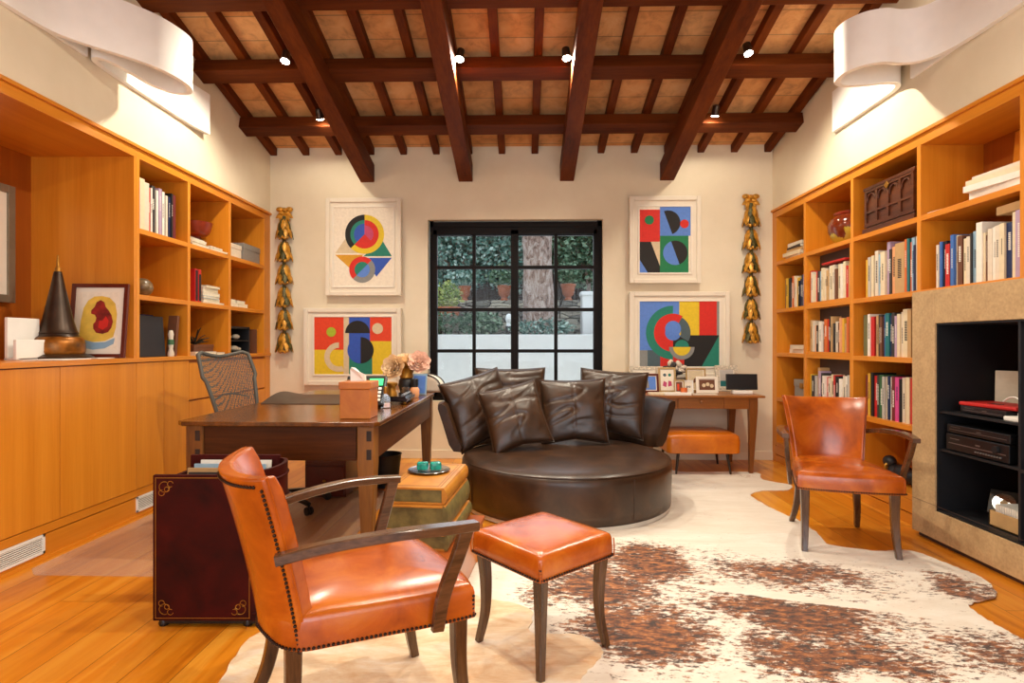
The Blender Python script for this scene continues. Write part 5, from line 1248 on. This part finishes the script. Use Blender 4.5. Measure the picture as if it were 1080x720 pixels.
b = BM(); lathe(b, [(.03, 0), (.036, .02), (.036, .06), (.025, .08)], 20); obj('jar_body', b, 'c_peach', t, True)
b = BM(); lathe(b, [(.026, .08), (.027, .085), (.027, .14), (.02, .145)], 20); obj('lid', b, 'c_black', t, True)
t = thing('handbag', 'beige leather bag with dark piping at the far end of the desk', 'bag', (-.86, 4.93, zd), -.3)
b = BM(); n_ = 16; pr = [(.17 * math.cos(PI * k / n_), .15 * math.sin(PI * k / n_) ** .7) for k in range(n_ + 1)]; prism(b, pr, -.05, .05, axis='Y'); obj('bag_body', b, 'c_ivory', t, True, bevel=.02)
b = BM(); tube(b, [(x * 1.01, -.045, z * 1.01) for x, z in pr], .006, 6); tube(b, [(x * 1.01, .045, z * 1.01) for x, z in pr], .006, 6); obj('dark_piping', b, 'c_charcoal', t, True)
for i, (x, y, w_, l_, z, col, lab) in enumerate(((-1.20, 4.10, .24, .16, .005, 'white', 'white envelope stack on the desk pad beside the tissue box'), (-1.18, 4.40, .22, .2, .005, 'yellow', 'yellow folder lying at the back of the desk pad'))):
    b = BM(); box(b, (0, 0, .012), (w_, l_, .022), bev=.006); tag(obj('paper_bundle', b, 'c_' + col, loc=(x, y, zd + z), rot=(0, 0, .2)), lab, 'papers')
t = thing('table_lamp_base', 'x', 'x'); bpy.data.objects.remove(t)

# ------------------------------------------------------------------ office chair
t = thing('office_chair', 'grey mesh-backed office chair on castors behind the desk', 'office chair', (-1.78, 4.12, .004), 0)
def ochair(t):
    n = 20; b = BM(); fr = BM(); ang = -.55
    dirx = Vector((math.sin(ang) * -1 * -1, 0, 0))
    W0 = Vector((-.36, -.17, 0)); W1 = Vector((-.22, .20, 0))
    ctr = (W0 + W1) / 2; ax = (W1 - W0) / 2; nr = Vector((ax.y, -ax.x, 0)).normalized() * 1
    def Q(u, v):
        wv = (.62 + .45 * v ** .8 if v < .75 else 1.05 - (v - .75) * .25)
        top = .045 * abs(u) ** 1.6 * (v ** 4) - .03 * max(0, abs(u) - .8) * 5 * v ** 6
        z = .50 + .60 * v + top
        back = nr * (-.05 * (1 - u * u) - .10 * (v - .3) ** 2 + .0)
        return ctr + ax * u * wv * 1.12 + back + Vector((-.10 * v, 0, z))
    G = [[b.verts.new(Q(-1 + 2 * i / n, j / n)) for j in range(n + 1)] for i in range(n + 1)]
    for i in range(n):
        for j in range(n): b.faces.new((G[i][j], G[i + 1][j], G[i + 1][j + 1], G[i][j + 1]))
    mesh_o = obj('mesh_back', b, 'mesh', t, True)
    loop = [Q(-1, j / n) for j in range(n + 1)] + [Q(-1 + 2 * i / n, 1) for i in range(1, n + 1)] + [Q(1, 1 - j / n) for j in range(1, n + 1)] + [Q(1 - 2 * i / n, 0) for i in range(1, n)]
    tube(fr, loop, .014, 8, closed=True); tube(fr, [Q(-.8 + 1.6 * i / 10, .48 + .06 * math.sin(i * PI / 10)) - nr * .01 for i in range(11)], .006, 6)
    obj('back_frame', fr, 'meshgrey', t, True)
    b = BM(); cushion(b, rrect(.48, .46, .09, 6), [(.42, .9), (.43, 1.0), (.46, 1.0), (.475, .96), (.48, .8), (.481, .4)]); obj('seat', b, 'black', t, True)
    b = BM(); tube(b, [(0, 0, .1), (0, 0, .42)], .028, 12); tube(b, catmull([(-.08, .0, .40), (-.24, .01, .42), (-.31, .015, .55), (-.33, .02, .7)], 5), .018, 8); obj('column', b, 'black', t, True)
    for k in range(5):
        a = 2 * PI * k / 5 - .6; d = Vector((math.cos(a), math.sin(a), 0)); b = BM()
        sweep(b, [d * .02 + Vector((0, 0, .11)), d * .17 + Vector((0, 0, .10)), d * .34 + Vector((0, 0, .075))], [.05, .04, .03], [.035, .03, .02], (0, 0, 1), 4); sp = obj('base_spoke', b, 'black', t, True, auto=35)
        b = BM(); s = Vector((-d.y, d.x, 0)); c_ = d * .34 + Vector((0, 0, .03))
        for q in (-1, 1):
            Mx = Matrix.Translation(c_ + s * .014 * q) @ s.to_track_quat('Z', 'Y').to_matrix().to_4x4(); lathe(b, [(.028, -.008), (.03, 0), (.028, .008)], 20, M4=Mx)
        tube(b, [c_, c_ + Vector((0, 0, .05))], .008, 8); obj('castor', b, 'black', sp, True)
ochair(t)
b = BM(); bx(b, -.16, .16, -.22, .22, .0, .50); 
t = thing('file_pedestal', 'wooden drawer pedestal standing on the floor beneath the desk', 'drawer unit', (-1.55, 4.62, .0045)); obj('body', b, 'redframe', t, bevel=.004)
for z in (.02, .26):
    b = BM(); bx(b, -.15, .15, -.235, -.22, z, z + .22); dr = obj('drawer_front', b, 'redframe', t, bevel=.003); b = BM(); bmesh.ops.create_icosphere(b, subdivisions=2, radius=.014, matrix=Matrix.Translation((0, -.245, z + .11))); obj('knob', b, 'gold', dr, True)
t = thing('waste_bin', 'black round waste bin beneath the far end of the desk', 'waste bin', (-1.17, 4.78, 0))
b = BM(); lathe(b, [(.10, 0), (.13, .26), (.135, .27), (.125, .268), (.095, .01)], 28); obj('bin_body', b, 'c_black', t, True)

# ------------------------------------------------------------------ leather magazine rack shaped like a big book
t = thing('magazine_rack', 'tall dark oxblood leather magazine holder with gold tooled corners', 'magazine holder', (-1.36, 2.52, .03), .02)
W, D, Hh = .42, .30, .615
b = BM()
for s in (0, 1):
    y0, y1 = ((-D / 2, -D / 2 + .02), (D / 2 - .02, D / 2))[s]; bx(b, -W / 2, W / 2, y0, y1, .0, Hh + .03 * s, bev=.003)
bx(b, -W / 2 + .012, -W / 2 + .03, -D / 2 + .02, D / 2 - .02, .0, Hh - .03); bx(b, -W / 2 + .012, W / 2, -D / 2 + .02, D / 2 - .02, .0, .02)
obj('cover_boards', b, 'oxblood', t)
b = BM(); n = 16; ins, outs = [], []
for k in range(n + 1):
    a = -PI / 2 + PI * k / n; outs.append((W / 2 + .07 * math.cos(a), D / 2 * math.sin(a))); ins.append((W / 2 + .055 * math.cos(a) - .002, (D / 2 - .016) * math.sin(a)))
prism(b, outs + list(reversed(ins)), 0.0, Hh + .015); obj('rounded_spine', b, 'oxblood', t, True, auto=60)
for z in (.03, .12, .30, .48, .58):
    b = BM(); tube(b, [(x * 1.004, y * 1.004, z) for x, y in outs], .006, 6); obj('spine_band', b, 'oxblood', t, True)
b = BM(); yf = -D / 2 - .0008
for (z, ) in ((.012,), (Hh - .012,)): bx(b, -W / 2 + .01, W / 2 - .01, yf, yf + .001, z - .0012, z + .0012)
for x in (-W / 2 + .012, W / 2 - .012): bx(b, x - .0012, x + .0012, yf, yf + .001, .012, Hh - .012)
for sx in (-1, 1):
    for sz in (0, 1):
        cx_, cz_ = sx * (W / 2 - .02), (.02 if sz == 0 else Hh - .02); ix, iz = -sx, (1 if sz == 0 else -1)
        for (u0, v0, r0, a0, a1) in ((.03, .03, .022, 0, 5.2), (.055, .018, .012, 1, 6), (.018, .055, .012, 0, 5), (.04, .04, .01, 0, 6.2)):
            tube(b, [(cx_ + ix * (u0 + r0 * math.cos(a0 + (a1 - a0) * k / 14)), yf, cz_ + iz * (v0 + r0 * math.sin(a0 + (a1 - a0) * k / 14))) for k in range(15)], .0016, 4)
for z in (.21, .39, .53):
    for k in range(7, 12):
        a = -PI / 2 + PI * k / n; 
    tube(b, [(W / 2 + .0715 * math.cos(-.6 + .2 * math.cos(q * .45)), (D / 2 + .002) * math.sin(-.6 + .2 * math.cos(q * .45)), z + .03 * math.sin(q * .45)) for q in range(15)], .0018, 4)
obj('gold_tooling', b, 'gold', t)
b = BM()
for sx in (-1, 1):
    for sy in (-1, 1): lathe(b, [(.018, -.03), (.022, -.02), (.015, 0)], 14, c=(sx * (W / 2 - .03), sy * (D / 2 - .03), 0))
bx(b, -W / 2 + .02, W / 2 + .03, -D / 2 + .015, D / 2 - .015, -.018, 0); obj('foot_frame', b, 'black', t, True)
mg = [('white', 'x'), ('pale grey', 'x'), ('charcoal', 'x'), ('tan', 'x'), ('pale blue', 'x'), ('white', 'x')]
nm_ = ['white magazine at the front of the dark leather holder', 'grey magazine second from the front in the leather holder', 'charcoal magazine in the front middle of the leather holder', 'tan magazine in the back middle of the leather holder', 'pale blue magazine second from the back in the leather holder', 'white magazine at the back of the leather holder']
for k, (c_, _) in enumerate(mg):
    b = BM(); hgt = .545 + .012 * k; box(b, (0, 0, hgt / 2), (.33, .012, hgt), (-.12, 0, 0)); box(b, (0, -.0065, hgt / 2), (.26, .001, hgt * .9), (-.12, 0, 0), mi=1)
    tag(obj('magazine', b, ['c_' + c_, 'c_ivory'], loc=(-1.36 + (k % 3 - 1) * .012, 2.44 + k * .032, .052)), nm_[k], 'magazine', 'magazines in the leather holder')

# ------------------------------------------------------------------ stacked book-shaped side table
rz = -.09
t = thing('low_chest', 'reddish-brown wooden chest on the floor beneath the giant book boxes', 'chest', (-.47, 2.98, .0), rz)
b = BM(); bx(b, -.20, .20, -.34, .34, .012, .17); bx(b, -.19, .19, -.33, .33, 0, .012); obj('chest_body', b, M.setdefault('redwood', woodm('reddish_wood', '#9a4a1c', '#b8632a', 'Y', 7, 12, .3, .3)), t, bevel=.004)
b = BM(); bx(b, -.21, .21, -.35, .35, .172, .20); obj('lid', b, M['redwood'], t, bevel=.006)
t2 = thing('x', 'x', 'x'); bpy.data.objects.remove(t2)
M['olive'] = plain('olive_painted_pages', '#6d6236', .5, var=.35, scale=20, bmp=.3); M['tanleather'] = leather('tan_book_leather', '#a9691c', '#bd7c26', '#cc8c33', .4, .2, .1, .1)
zz = .20
for k, (w_, l_, h_, lab) in enumerate(((.34, .60, .085, 'giant green-edged book box, lowest of the stack of three'), (.31, .57, .13, 'thick giant book box in the middle of the stack of three'), (.285, .555, .085, 'giant tan leather book box on top of the stack of three'))):
    t = thing('book_box', lab, 'box', (-.515 + .005 * k, 3.03, zz), rz, 'giant book boxes')
    b = BM(); bx(b, -w_ / 2, w_ / 2, -l_ / 2, l_ / 2, 0, .012); obj('back_cover', b, 'tanleather', t, bevel=.003)
    b = BM(); bx(b, -w_ / 2 + .008, w_ / 2 - .012, -l_ / 2 + .01, l_ / 2 - .01, .012, h_ - .012); obj('page_block', b, 'olive', t)
    b = BM(); bx(b, -w_ / 2, w_ / 2, -l_ / 2, l_ / 2, h_ - .012, h_); cv = obj('front_cover', b, 'tanleather', t, bevel=.003)
    if k == 2:
        b = BM()
        for m_ in (.02, .035):
            for (a, c_, e, f) in ((-w_ / 2 + m_, -w_ / 2 + m_ + .003, -l_ / 2 + m_, l_ / 2 - m_), (w_ / 2 - m_ - .003, w_ / 2 - m_, -l_ / 2 + m_, l_ / 2 - m_), (-w_ / 2 + m_, w_ / 2 - m_, -l_ / 2 + m_, -l_ / 2 + m_ + .003), (-w_ / 2 + m_, w_ / 2 - m_, l_ / 2 - m_ - .003, l_ / 2 - m_)): bx(b, a, c_, e, f, h_, h_ + .0006)
        obj('tooled_border', b, 'c_brown', cv)
    b = BM(); n = 10; o_ = [(w_ / 2 - .012 + .026 * math.cos(-PI / 2 + PI * q / n), h_ / 2 + h_ / 2 * math.sin(-PI / 2 + PI * q / n)) for q in range(n + 1)]
    prism(b, o_, -l_ / 2, l_ / 2, axis='Y'); obj('rounded_spine', b, 'olive' if k < 2 else 'tanleather', t, True, auto=60)
    zz += h_ + .0004
zt_ = zz
t = thing('silver_tray', 'small oval silver tray on top of the giant book boxes', 'tray', (-.52, 3.10, zt_))
b = BM(); lathe(b, [(.07, 0), (.10, .004), (.115, .012), (.113, .014), (.07, .006)], 36); 
obj('tray_dish', b, 'chrome', t, True)
b = BM(); rg = random.Random(2)
for k in range(2): pass
b.free()
M['jade'] = plain('turquoise_glass', '#168a7c', .15, var=.5, scale=40)
for k, (dx, lab) in enumerate(((-.035, 'left turquoise stone block on the silver tray'), (.035, 'right turquoise stone block on the silver tray'))):
    b = BM(); box(b, (0, 0, .024), (.06, .05, .042), bev=.008); tag(obj('turquoise_block', b, 'jade', smooth=True, loc=(-.52 + dx, 3.10, zt_ + .0065), rot=(0, 0, .3 * k)), lab, 'ornament', 'turquoise blocks')

# ------------------------------------------------------------------ console table and bench
t = thing('console_table', 'wooden console table with single knobbed drawer against the back wall', 'console table', (1.63, 5.56, 0))
b = BM(); bx(b, -.59, .575, -.31, .31, .70, .72); obj('table_top', b, 'console_x', t, bevel=.004)
b = BM(); bx(b, -.44, -.215, -.275, -.255, .595, .70); bx(b, .215, .44, -.275, -.255, .595, .70); bx(b, -.215, .215, -.262, -.25, .595, .70); obj('front_apron', b, 'console_x', t, bevel=.002)
b = BM(); bx(b, -.49, -.47, -.25, .25, .595, .70); bx(b, .465, .485, -.25, .25, .595, .70); bx(b, -.44, .44, .25, .27, .595, .70); obj('apron', b, 'console_x', t, bevel=.002)
b = BM(); bx(b, -.21, .21, -.278, -.262, .60, .695); dr = obj('drawer_front', b, 'console_x', t, bevel=.003)
b = BM(); lathe(b, [(.008, 0), (.008, .01), (.018, .02), (.016, .03), (.006, .034)], 16, M4=Matrix.Translation((0, -.278, .665)) @ Matrix.Rotation(PI / 2, 4, 'X')); obj('knob', b, 'console_z', dr, True)
for (x, y) in ((-.475, -.265), (.475, -.265), (-.475, .265), (.475, .265)):
    b = BM(); sx = 1 if x > 0 else -1
    sweep(b, [(x, y, .70), (x, y, .58), (x - sx * .008, y, .3), (x - sx * .016, y, 0)], [.075, .075, .052, .032], [.06, .06, .05, .032], (0, 1, 0), 3, .1); obj('leg', b, 'console_z', t, True, auto=30)
t = thing('bench', 'low orange leather upholstered bench with dark metal legs by the console', 'bench', (1.63, 5.44, .0))
b = BM(); out = rrect(.66, .52, .05, 5); cushion(b, out, [(.20, .97), (.205, 1.0), (.25, 1.01), (.32, 1.01), (.355, .985), (.372, .93), (.38, .8), (.384, .5), (.385, .2)], top_z=.0003); obj('seat', b, 'bench_leather', t, True)
for (x, y, f_) in ((-.22, -.2, 1), (.22, -.2, 1), (-.25, .2, 1), (.25, .2, 1)):
    b = BM(); tube(b, [(x, y, .22), (x * 1.12, y * 1.12, .01)], [.016, .009], 12); obj('leg', b, 'darkmetal', t, True)

# frames and things on the console (top at .72)
zt = .7205
def pf(label, x, y, w, h, fw, fcol, art, rz=0, tilt=-.14, matw=.008, dep=.014):
    t = picture_poly('picture_frame', label, (x, y, zt), (tilt, 0, rz), w, h, fw, fcol, matw, art, 'photo frame', dep)
    b = BM(); box(b, (0, .05, h * .32), (.03, .004, h * .7), (.33, 0, 0)); obj('easel_back', b, 'c_charcoal', t); t['group'] = 'photo frames on the console table'; t['category'] = 'picture frame'
    return t
M['shellframe'] = plain('mother_of_pearl_frame', '#cfc2ac', .4, var=.45, scale=60); M['goldframe'] = plain('soft_gold_frame', '#b99b68', .35, .4)
pf('large pearly photo frame at the left of the console table', 1.20, 5.72, .29, .25, .035, 'shellframe', [('rect', (0, 0, 1, 1), 'p_paper')], 0)
pf('red-brown photo frame with blue picture on the console table', 1.20, 5.56, .22, .185, .02, 'redframe', [('rect', (0, 0, 1, 1), 'p_sky'), ('poly', [(.3, .1), (.6, .15), (.55, .7), (.4, .8)], 'c_grey')], 0.1)
pf('cream photo frame of four small coloured shapes on the console table', 1.40, 5.60, .17, .245, .02, 'goldframe', [('rect', (0, 0, 1, 1), 'p_paper'), ('arc', (.3, .75, 0, .14, 0, 360), 'p_slate'), ('arc', (.72, .75, 0, .13, 0, 360), 'p_teal'), ('poly', [(.1, .2), (.4, .12), (.48, .35), (.2, .45)], 'p_pink'), ('poly', [(.55, .15), (.9, .2), (.85, .42), (.6, .45)], 'p_pink')], 0)
pf('tall gold photo frame with brown photograph, back middle of the console', 1.71, 5.70, .20, .235, .018, 'goldframe', [('rect', (0, 0, 1, 1), 'p_beige'), ('arc', (.6, .4, 0, .28, 0, 200), 'c_brown')], .0)
pf('small white photo frame with black sketch, centre of the console', 1.575, 5.50, .095, .125, .01, 'white', [('rect', (0, 0, 1, 1), 'p_paper'), ('arc', (.32, .5, .07, .16, 0, 360), 'p_black'), ('arc', (.7, .5, .07, .16, 0, 360), 'p_black')], 0)
pf('wide cream photo frame of a sepia group, front of the console', 1.76, 5.52, .21, .16, .022, 'mat_cream', [('rect', (0, 0, 1, 1), 'c_brown'), ('arc', (.3, .45, 0, .12, 0, 360), 'p_beige'), ('arc', (.55, .55, 0, .12, 0, 360), 'p_beige'), ('arc', (.8, .4, 0, .12, 0, 360), 'p_beige')], .0)
pf('pearly patterned photo frame behind the black digital frame', 2.03, 5.74, .23, .26, .04, 'shellframe', [('rect', (0, 0, 1, 1), 'c_pale grey'), ('rect', (0, 0, 1, .35), 'c_teal')], 0)
pf('slim gold frame seen between two frames at the console middle', 1.48, 5.47, .10, .13, .012, 'goldframe', [('rect', (0, 0, 1, 1), 'c_brown'), ('rect', (.2, .1, .5, .8), 'p_orange')], 0)
t = thing('digital_frame', 'black digital photo screen on a white stand, right end of console', 'digital frame', (2.06, 5.44, zt), -.05)
b = BM(); box(b, (0, 0, .115), (.29, .02, .15), (-.1, 0, 0), bev=.005); obj('screen', b, 'black', t)
b = BM(); box(b, (0, 0, .017), (.18, .1, .034), (0, 0, 0), bev=.008); box(b, (0, .03, .04), (.05, .02, .03)); obj('stand', b, 'white', t)
t = thing('shell_ornament', 'fan-shaped black and white shell ornament behind the photo frames', 'ornament', (1.50, 5.74, zt))
b = BM(); rg = random.Random(8)
for k in range(70):
    a = rg.uniform(.15, PI - .15); r_ = rg.uniform(.03, .13) 
    bmesh.ops.create_icosphere(b, subdivisions=1, radius=rg.uniform(.018, .03), matrix=Matrix.Translation((r_ * math.cos(a) * 1.05, rg.uniform(-.02, .02), .17 + r_ * math.sin(a) * .95)) @ Matrix.Rotation(a, 4, 'Y') @ Matrix.Diagonal((1.3, .6, .8, 1)))
for f in b.faces: f.material_index = 0
for i, f in enumerate(b.faces):
    if (i // 80) % 3 == 0 or (i // 20) % 5 == 0: f.material_index = 1
obj('shell_fan', b, ['c_ivory', 'c_charcoal'], t, True)
b = BM(); lathe(b, [(.05, 0), (.055, .01), (.02, .03), (.018, .12), (.04, .17)], 16); obj('stand', b, 'c_charcoal', t, True)
for k, (x, y, w_, l_, h_, col, lab) in enumerate(((1.27, 5.36, .20, .12, .018, 'cream', 'cream booklet at the left front of the console table'), (1.42, 5.34, .24, .13, .02, 'white', 'white booklet at the front of the console table'), (1.68, 5.35, .22, .08, .01, 'ivory', 'thin ivory card lying below the sepia photo frame'))):
    b = BM(); box(b, (0, 0, h_ / 2), (w_, l_, h_), bev=.001); tag(obj('booklet', b, 'c_' + col, loc=(x, y, zt)), lab, 'booklet', None)
t = thing('amber_jar', 'small amber glass votive beside the cream photo frame on console', 'candle holder', (1.505, 5.40, zt)); b = BM(); lathe(b, [(.028, 0), (.033, .01), (.03, .06), (.026, .06), (.027, .01)], 18); obj('glass_cup', b, 'c_orange', t, True)

# ------------------------------------------------------------------ garden beyond the window
b = BM(); bx(b, -7, 7, YW + .3, 8.0, -.1, -.02); struct('ground_patio', b, 'stone_white')
b = BM(); bx(b, -6, 6, 8.0, 8.2, -.1, 1.325); tag(obj('garden_wall', b, 'stone_white', bevel=.01), 'low white rendered garden wall outside the window', 'wall')
b = BM(); bx(b, -7, 7, 8.2, 9.3, -.1, 1.30); struct('ground_terrace', b, M.setdefault('soil', plain('garden_soil', '#4a4034', .95, var=.3)))
b = BM(); n = 60
for i in range(n):
    for j in range(6):
        w_ = .28; x = -5.5 + i * .19 + (j % 2) * .09; z = 1.3 + j * .10
        rg = random.Random(i * 7 + j); box(b, (x, 9.35 + rg.uniform(-.02, .02), z + .05), (.185, .3, .095), (0, rg.uniform(-.04, .04), rg.uniform(-.05, .05)), bev=.012)
tag(obj('stone_wall', b, 'rubble'), 'dry stacked stone garden wall beneath the terracotta pots', 'wall')
b = BM(); bx(b, -7, 7, 9.5, 12, -.1, 1.9); struct('ground_upper', b, M['soil'])
b = BM()
for i in range(170): tube(b, [(-6 + i * .07, 10.9, 1.8), (-6 + i * .07 + random.uniform(-.01, .01), 10.9, 3.8)], .042, 6)
tag(obj('bamboo_fence', b, M.setdefault('fence', plain('dark_bamboo', '#4a3628', .8, var=.3)), smooth=True), 'dark bamboo screen fence at the back of the garden', 'fence')
t = thing('tree', 'large rough-barked tree trunk in the garden outside the window', 'tree', (.24, 8.75, 1.3))
b = BM(); n = 28; rows = []
for j in range(26):
    z = j * .13; r0 = .235 - .012 * z + (.05 * max(0, .6 - z)); row = []
    for k in range(n):
        a = 2 * PI * k / n; p = Vector((math.cos(a), math.sin(a), z * .6)); r_ = r0 * (1 + .16 * noise.noise(p * 2.5) + .07 * noise.noise(p * 9)); row.append(b.verts.new((r_ * math.cos(a) - .03 * z, r_ * math.sin(a), z)))
    rows.append(row)
for p, q in zip(rows, rows[1:]):
    for k in range(n): b.faces.new((p[k], p[(k + 1) % n], q[(k + 1) % n], q[k]))
obj('trunk', b, 'bark', t, True)
def leaves(b, c, R3, n, s, seed):
    rg = random.Random(seed)
    for k in range(n):
        while True:
            p = Vector((rg.uniform(-1, 1), rg.uniform(-1, 1), rg.uniform(-1, 1)))
            if p.length < 1: break
        p = Vector(c) + Vector((p.x * R3[0], p.y * R3[1], p.z * R3[2]))
        Mx = Matrix.Translation(p) @ Euler((rg.uniform(0, 6.3), rg.uniform(0, 6.3), rg.uniform(0, 6.3))).to_matrix().to_4x4(); q = s * rg.uniform(.6, 1.3)
        V = [b.verts.new(Mx @ Vector(v)) for v in ((0, 0, 0), (q * .35, q * .5, q * .08), (0, q, 0), (-q * .35, q * .5, q * .08))]
        b.faces.new(V)
def shrub(label, base, c, R3, n, s, mat, seed, stem=.03):
    t = thing('shrub', label, 'shrub', base); b = BM(); leaves(b, c, R3, n, s, seed); obj('foliage', b, mat, t)
    b = BM()
    for k in range(3): tube(b, catmull([(0, 0, 0), (c[0] * .3 + (k - 1) * .05, 0, c[2] * .5), (c[0] + (k - 1) * R3[0] * .4, c[1], c[2])], 4), stem, 6)
    obj('stem', b, 'bark', t, True)
shrub('dense blue-green shrub filling the upper left window panes', (-1.3, 10.2, 1.9), (.1, 0, 1.15), (1.1, .4, .95), 5200, .085, 'leaf_blue', 1)
shrub('grey-green shrub left of the tree trunk outside', (-.25, 10.1, 1.9), (0, 0, 1.1), (.62, .3, .95), 3600, .08, 'leaf_blue', 2)
shrub('dark glossy shrub in the upper right window panes', (1.15, 10.2, 1.9), (0, 0, 1.2), (.85, .4, .95), 3400, .10, 'leaf_dark', 3)
shrub('low dark shrub beneath the bust on the stone wall', (-.75, 8.75, 1.3), (.05, .0, .2), (.38, .22, .2), 700, .07, 'leaf_dark', 4, .012)
shrub('low green plant at the foot of the stone wall, left panes', (-1.35, 8.62, 1.3), (0, .0, .2), (.5, .22, .18), 700, .07, 'leaf_dark', 5, .012)
shrub('low grey-green plant at the foot of the tree trunk', (.2, 8.45, 1.3), (.05, 0, .13), (.5, .15, .13), 500, .06, 'leaf_blue', 6, .01)
def pot(label, x, y, z, r, h, plant, grp='terracotta pots on the garden wall', urn=True):
    t = thing('terracotta_pot', label, 'plant pot', (x, y, z), 0, grp); b = BM()
    pr = [(r * .55, 0), (r * .6, h * .06), (r * .35, h * .2), (r * .8, h * .4), (r * .95, h * .85), (r * 1.08, h * .87), (r * 1.1, h), (r * .9, h), (r * .85, h * .9)] if urn else [(r * .85, 0), (r * .98, h * .8), (r * 1.06, h * .82), (r * 1.06, h), (r * .9, h)]
    lathe(b, pr, 24); obj('pot_body', b, 'terracotta', t, True)
    if plant:
        b = BM(); leaves(b, (0, 0, h + plant[1] * .8), (plant[0], plant[0] * .8, plant[1]), plant[2], .06, int(x * 10) + 50); obj('foliage', b, plant[3], t)
pot('terracotta urn with green plant left of the tree, near window centre', -.33, 9.35, 1.9, .115, .25, (.28, .2, 350, 'leaf_dark'))
pot('terracotta urn with leafy plant in the second pane row at left', -.98, 9.35, 1.9, .10, .24, (.28, .16, 350, 'leaf_blue'))
pot('broad terracotta urn with green plant right of the tree', .72, 9.35, 1.9, .115, .27, (.22, .22, 450, 'leaf_dark'))
pot('low wide terracotta pot with yellow-green plant at the far left', -1.18, 8.8, 1.62, .19, .14, (.22, .22, 380, 'leaf_pale'), urn=False)
b = BM(); bx(b, -.3, .15, -.15, .2, 0, .32); tag(obj('stone_block', b, 'rubble', loc=(-1.15, 8.8, 1.30), bevel=.02), 'pale stone block beneath the wide terracotta pot', 'block')
b = BM(); bx(b, -.15, .15, -.15, .15, 0, .68); bx(b, -.17, .17, -.17, .17, .62, .68); t = tag(obj('garden_pedestal', b, 'stone_white', loc=(1.02, 8.7, 1.30), bevel=.01), 'white square garden planter at the right of the window', 'planter')
t = thing('garden_bust', 'small white stone bust on the garden ledge outside', 'bust', (-.23, 8.5, 1.3))
b = BM(); bx(b, -.05, .05, -.05, .05, 0, .16, bev=.01); obj('plinth', b, 'c_charcoal', t)
b = BM(); bmesh.ops.create_uvsphere(b, u_segments=20, v_segments=14, radius=.06, matrix=Matrix.Translation((0, 0, .27)) @ Matrix.Diagonal((.85, 1, 1.25, 1))); lathe(b, [(.05, .155), (.035, .18), (.035, .22)], 16); box(b, (0, -.06, .265), (.014, .02, .03), bev=.005); obj('head', b, 'stone_white', t, True)
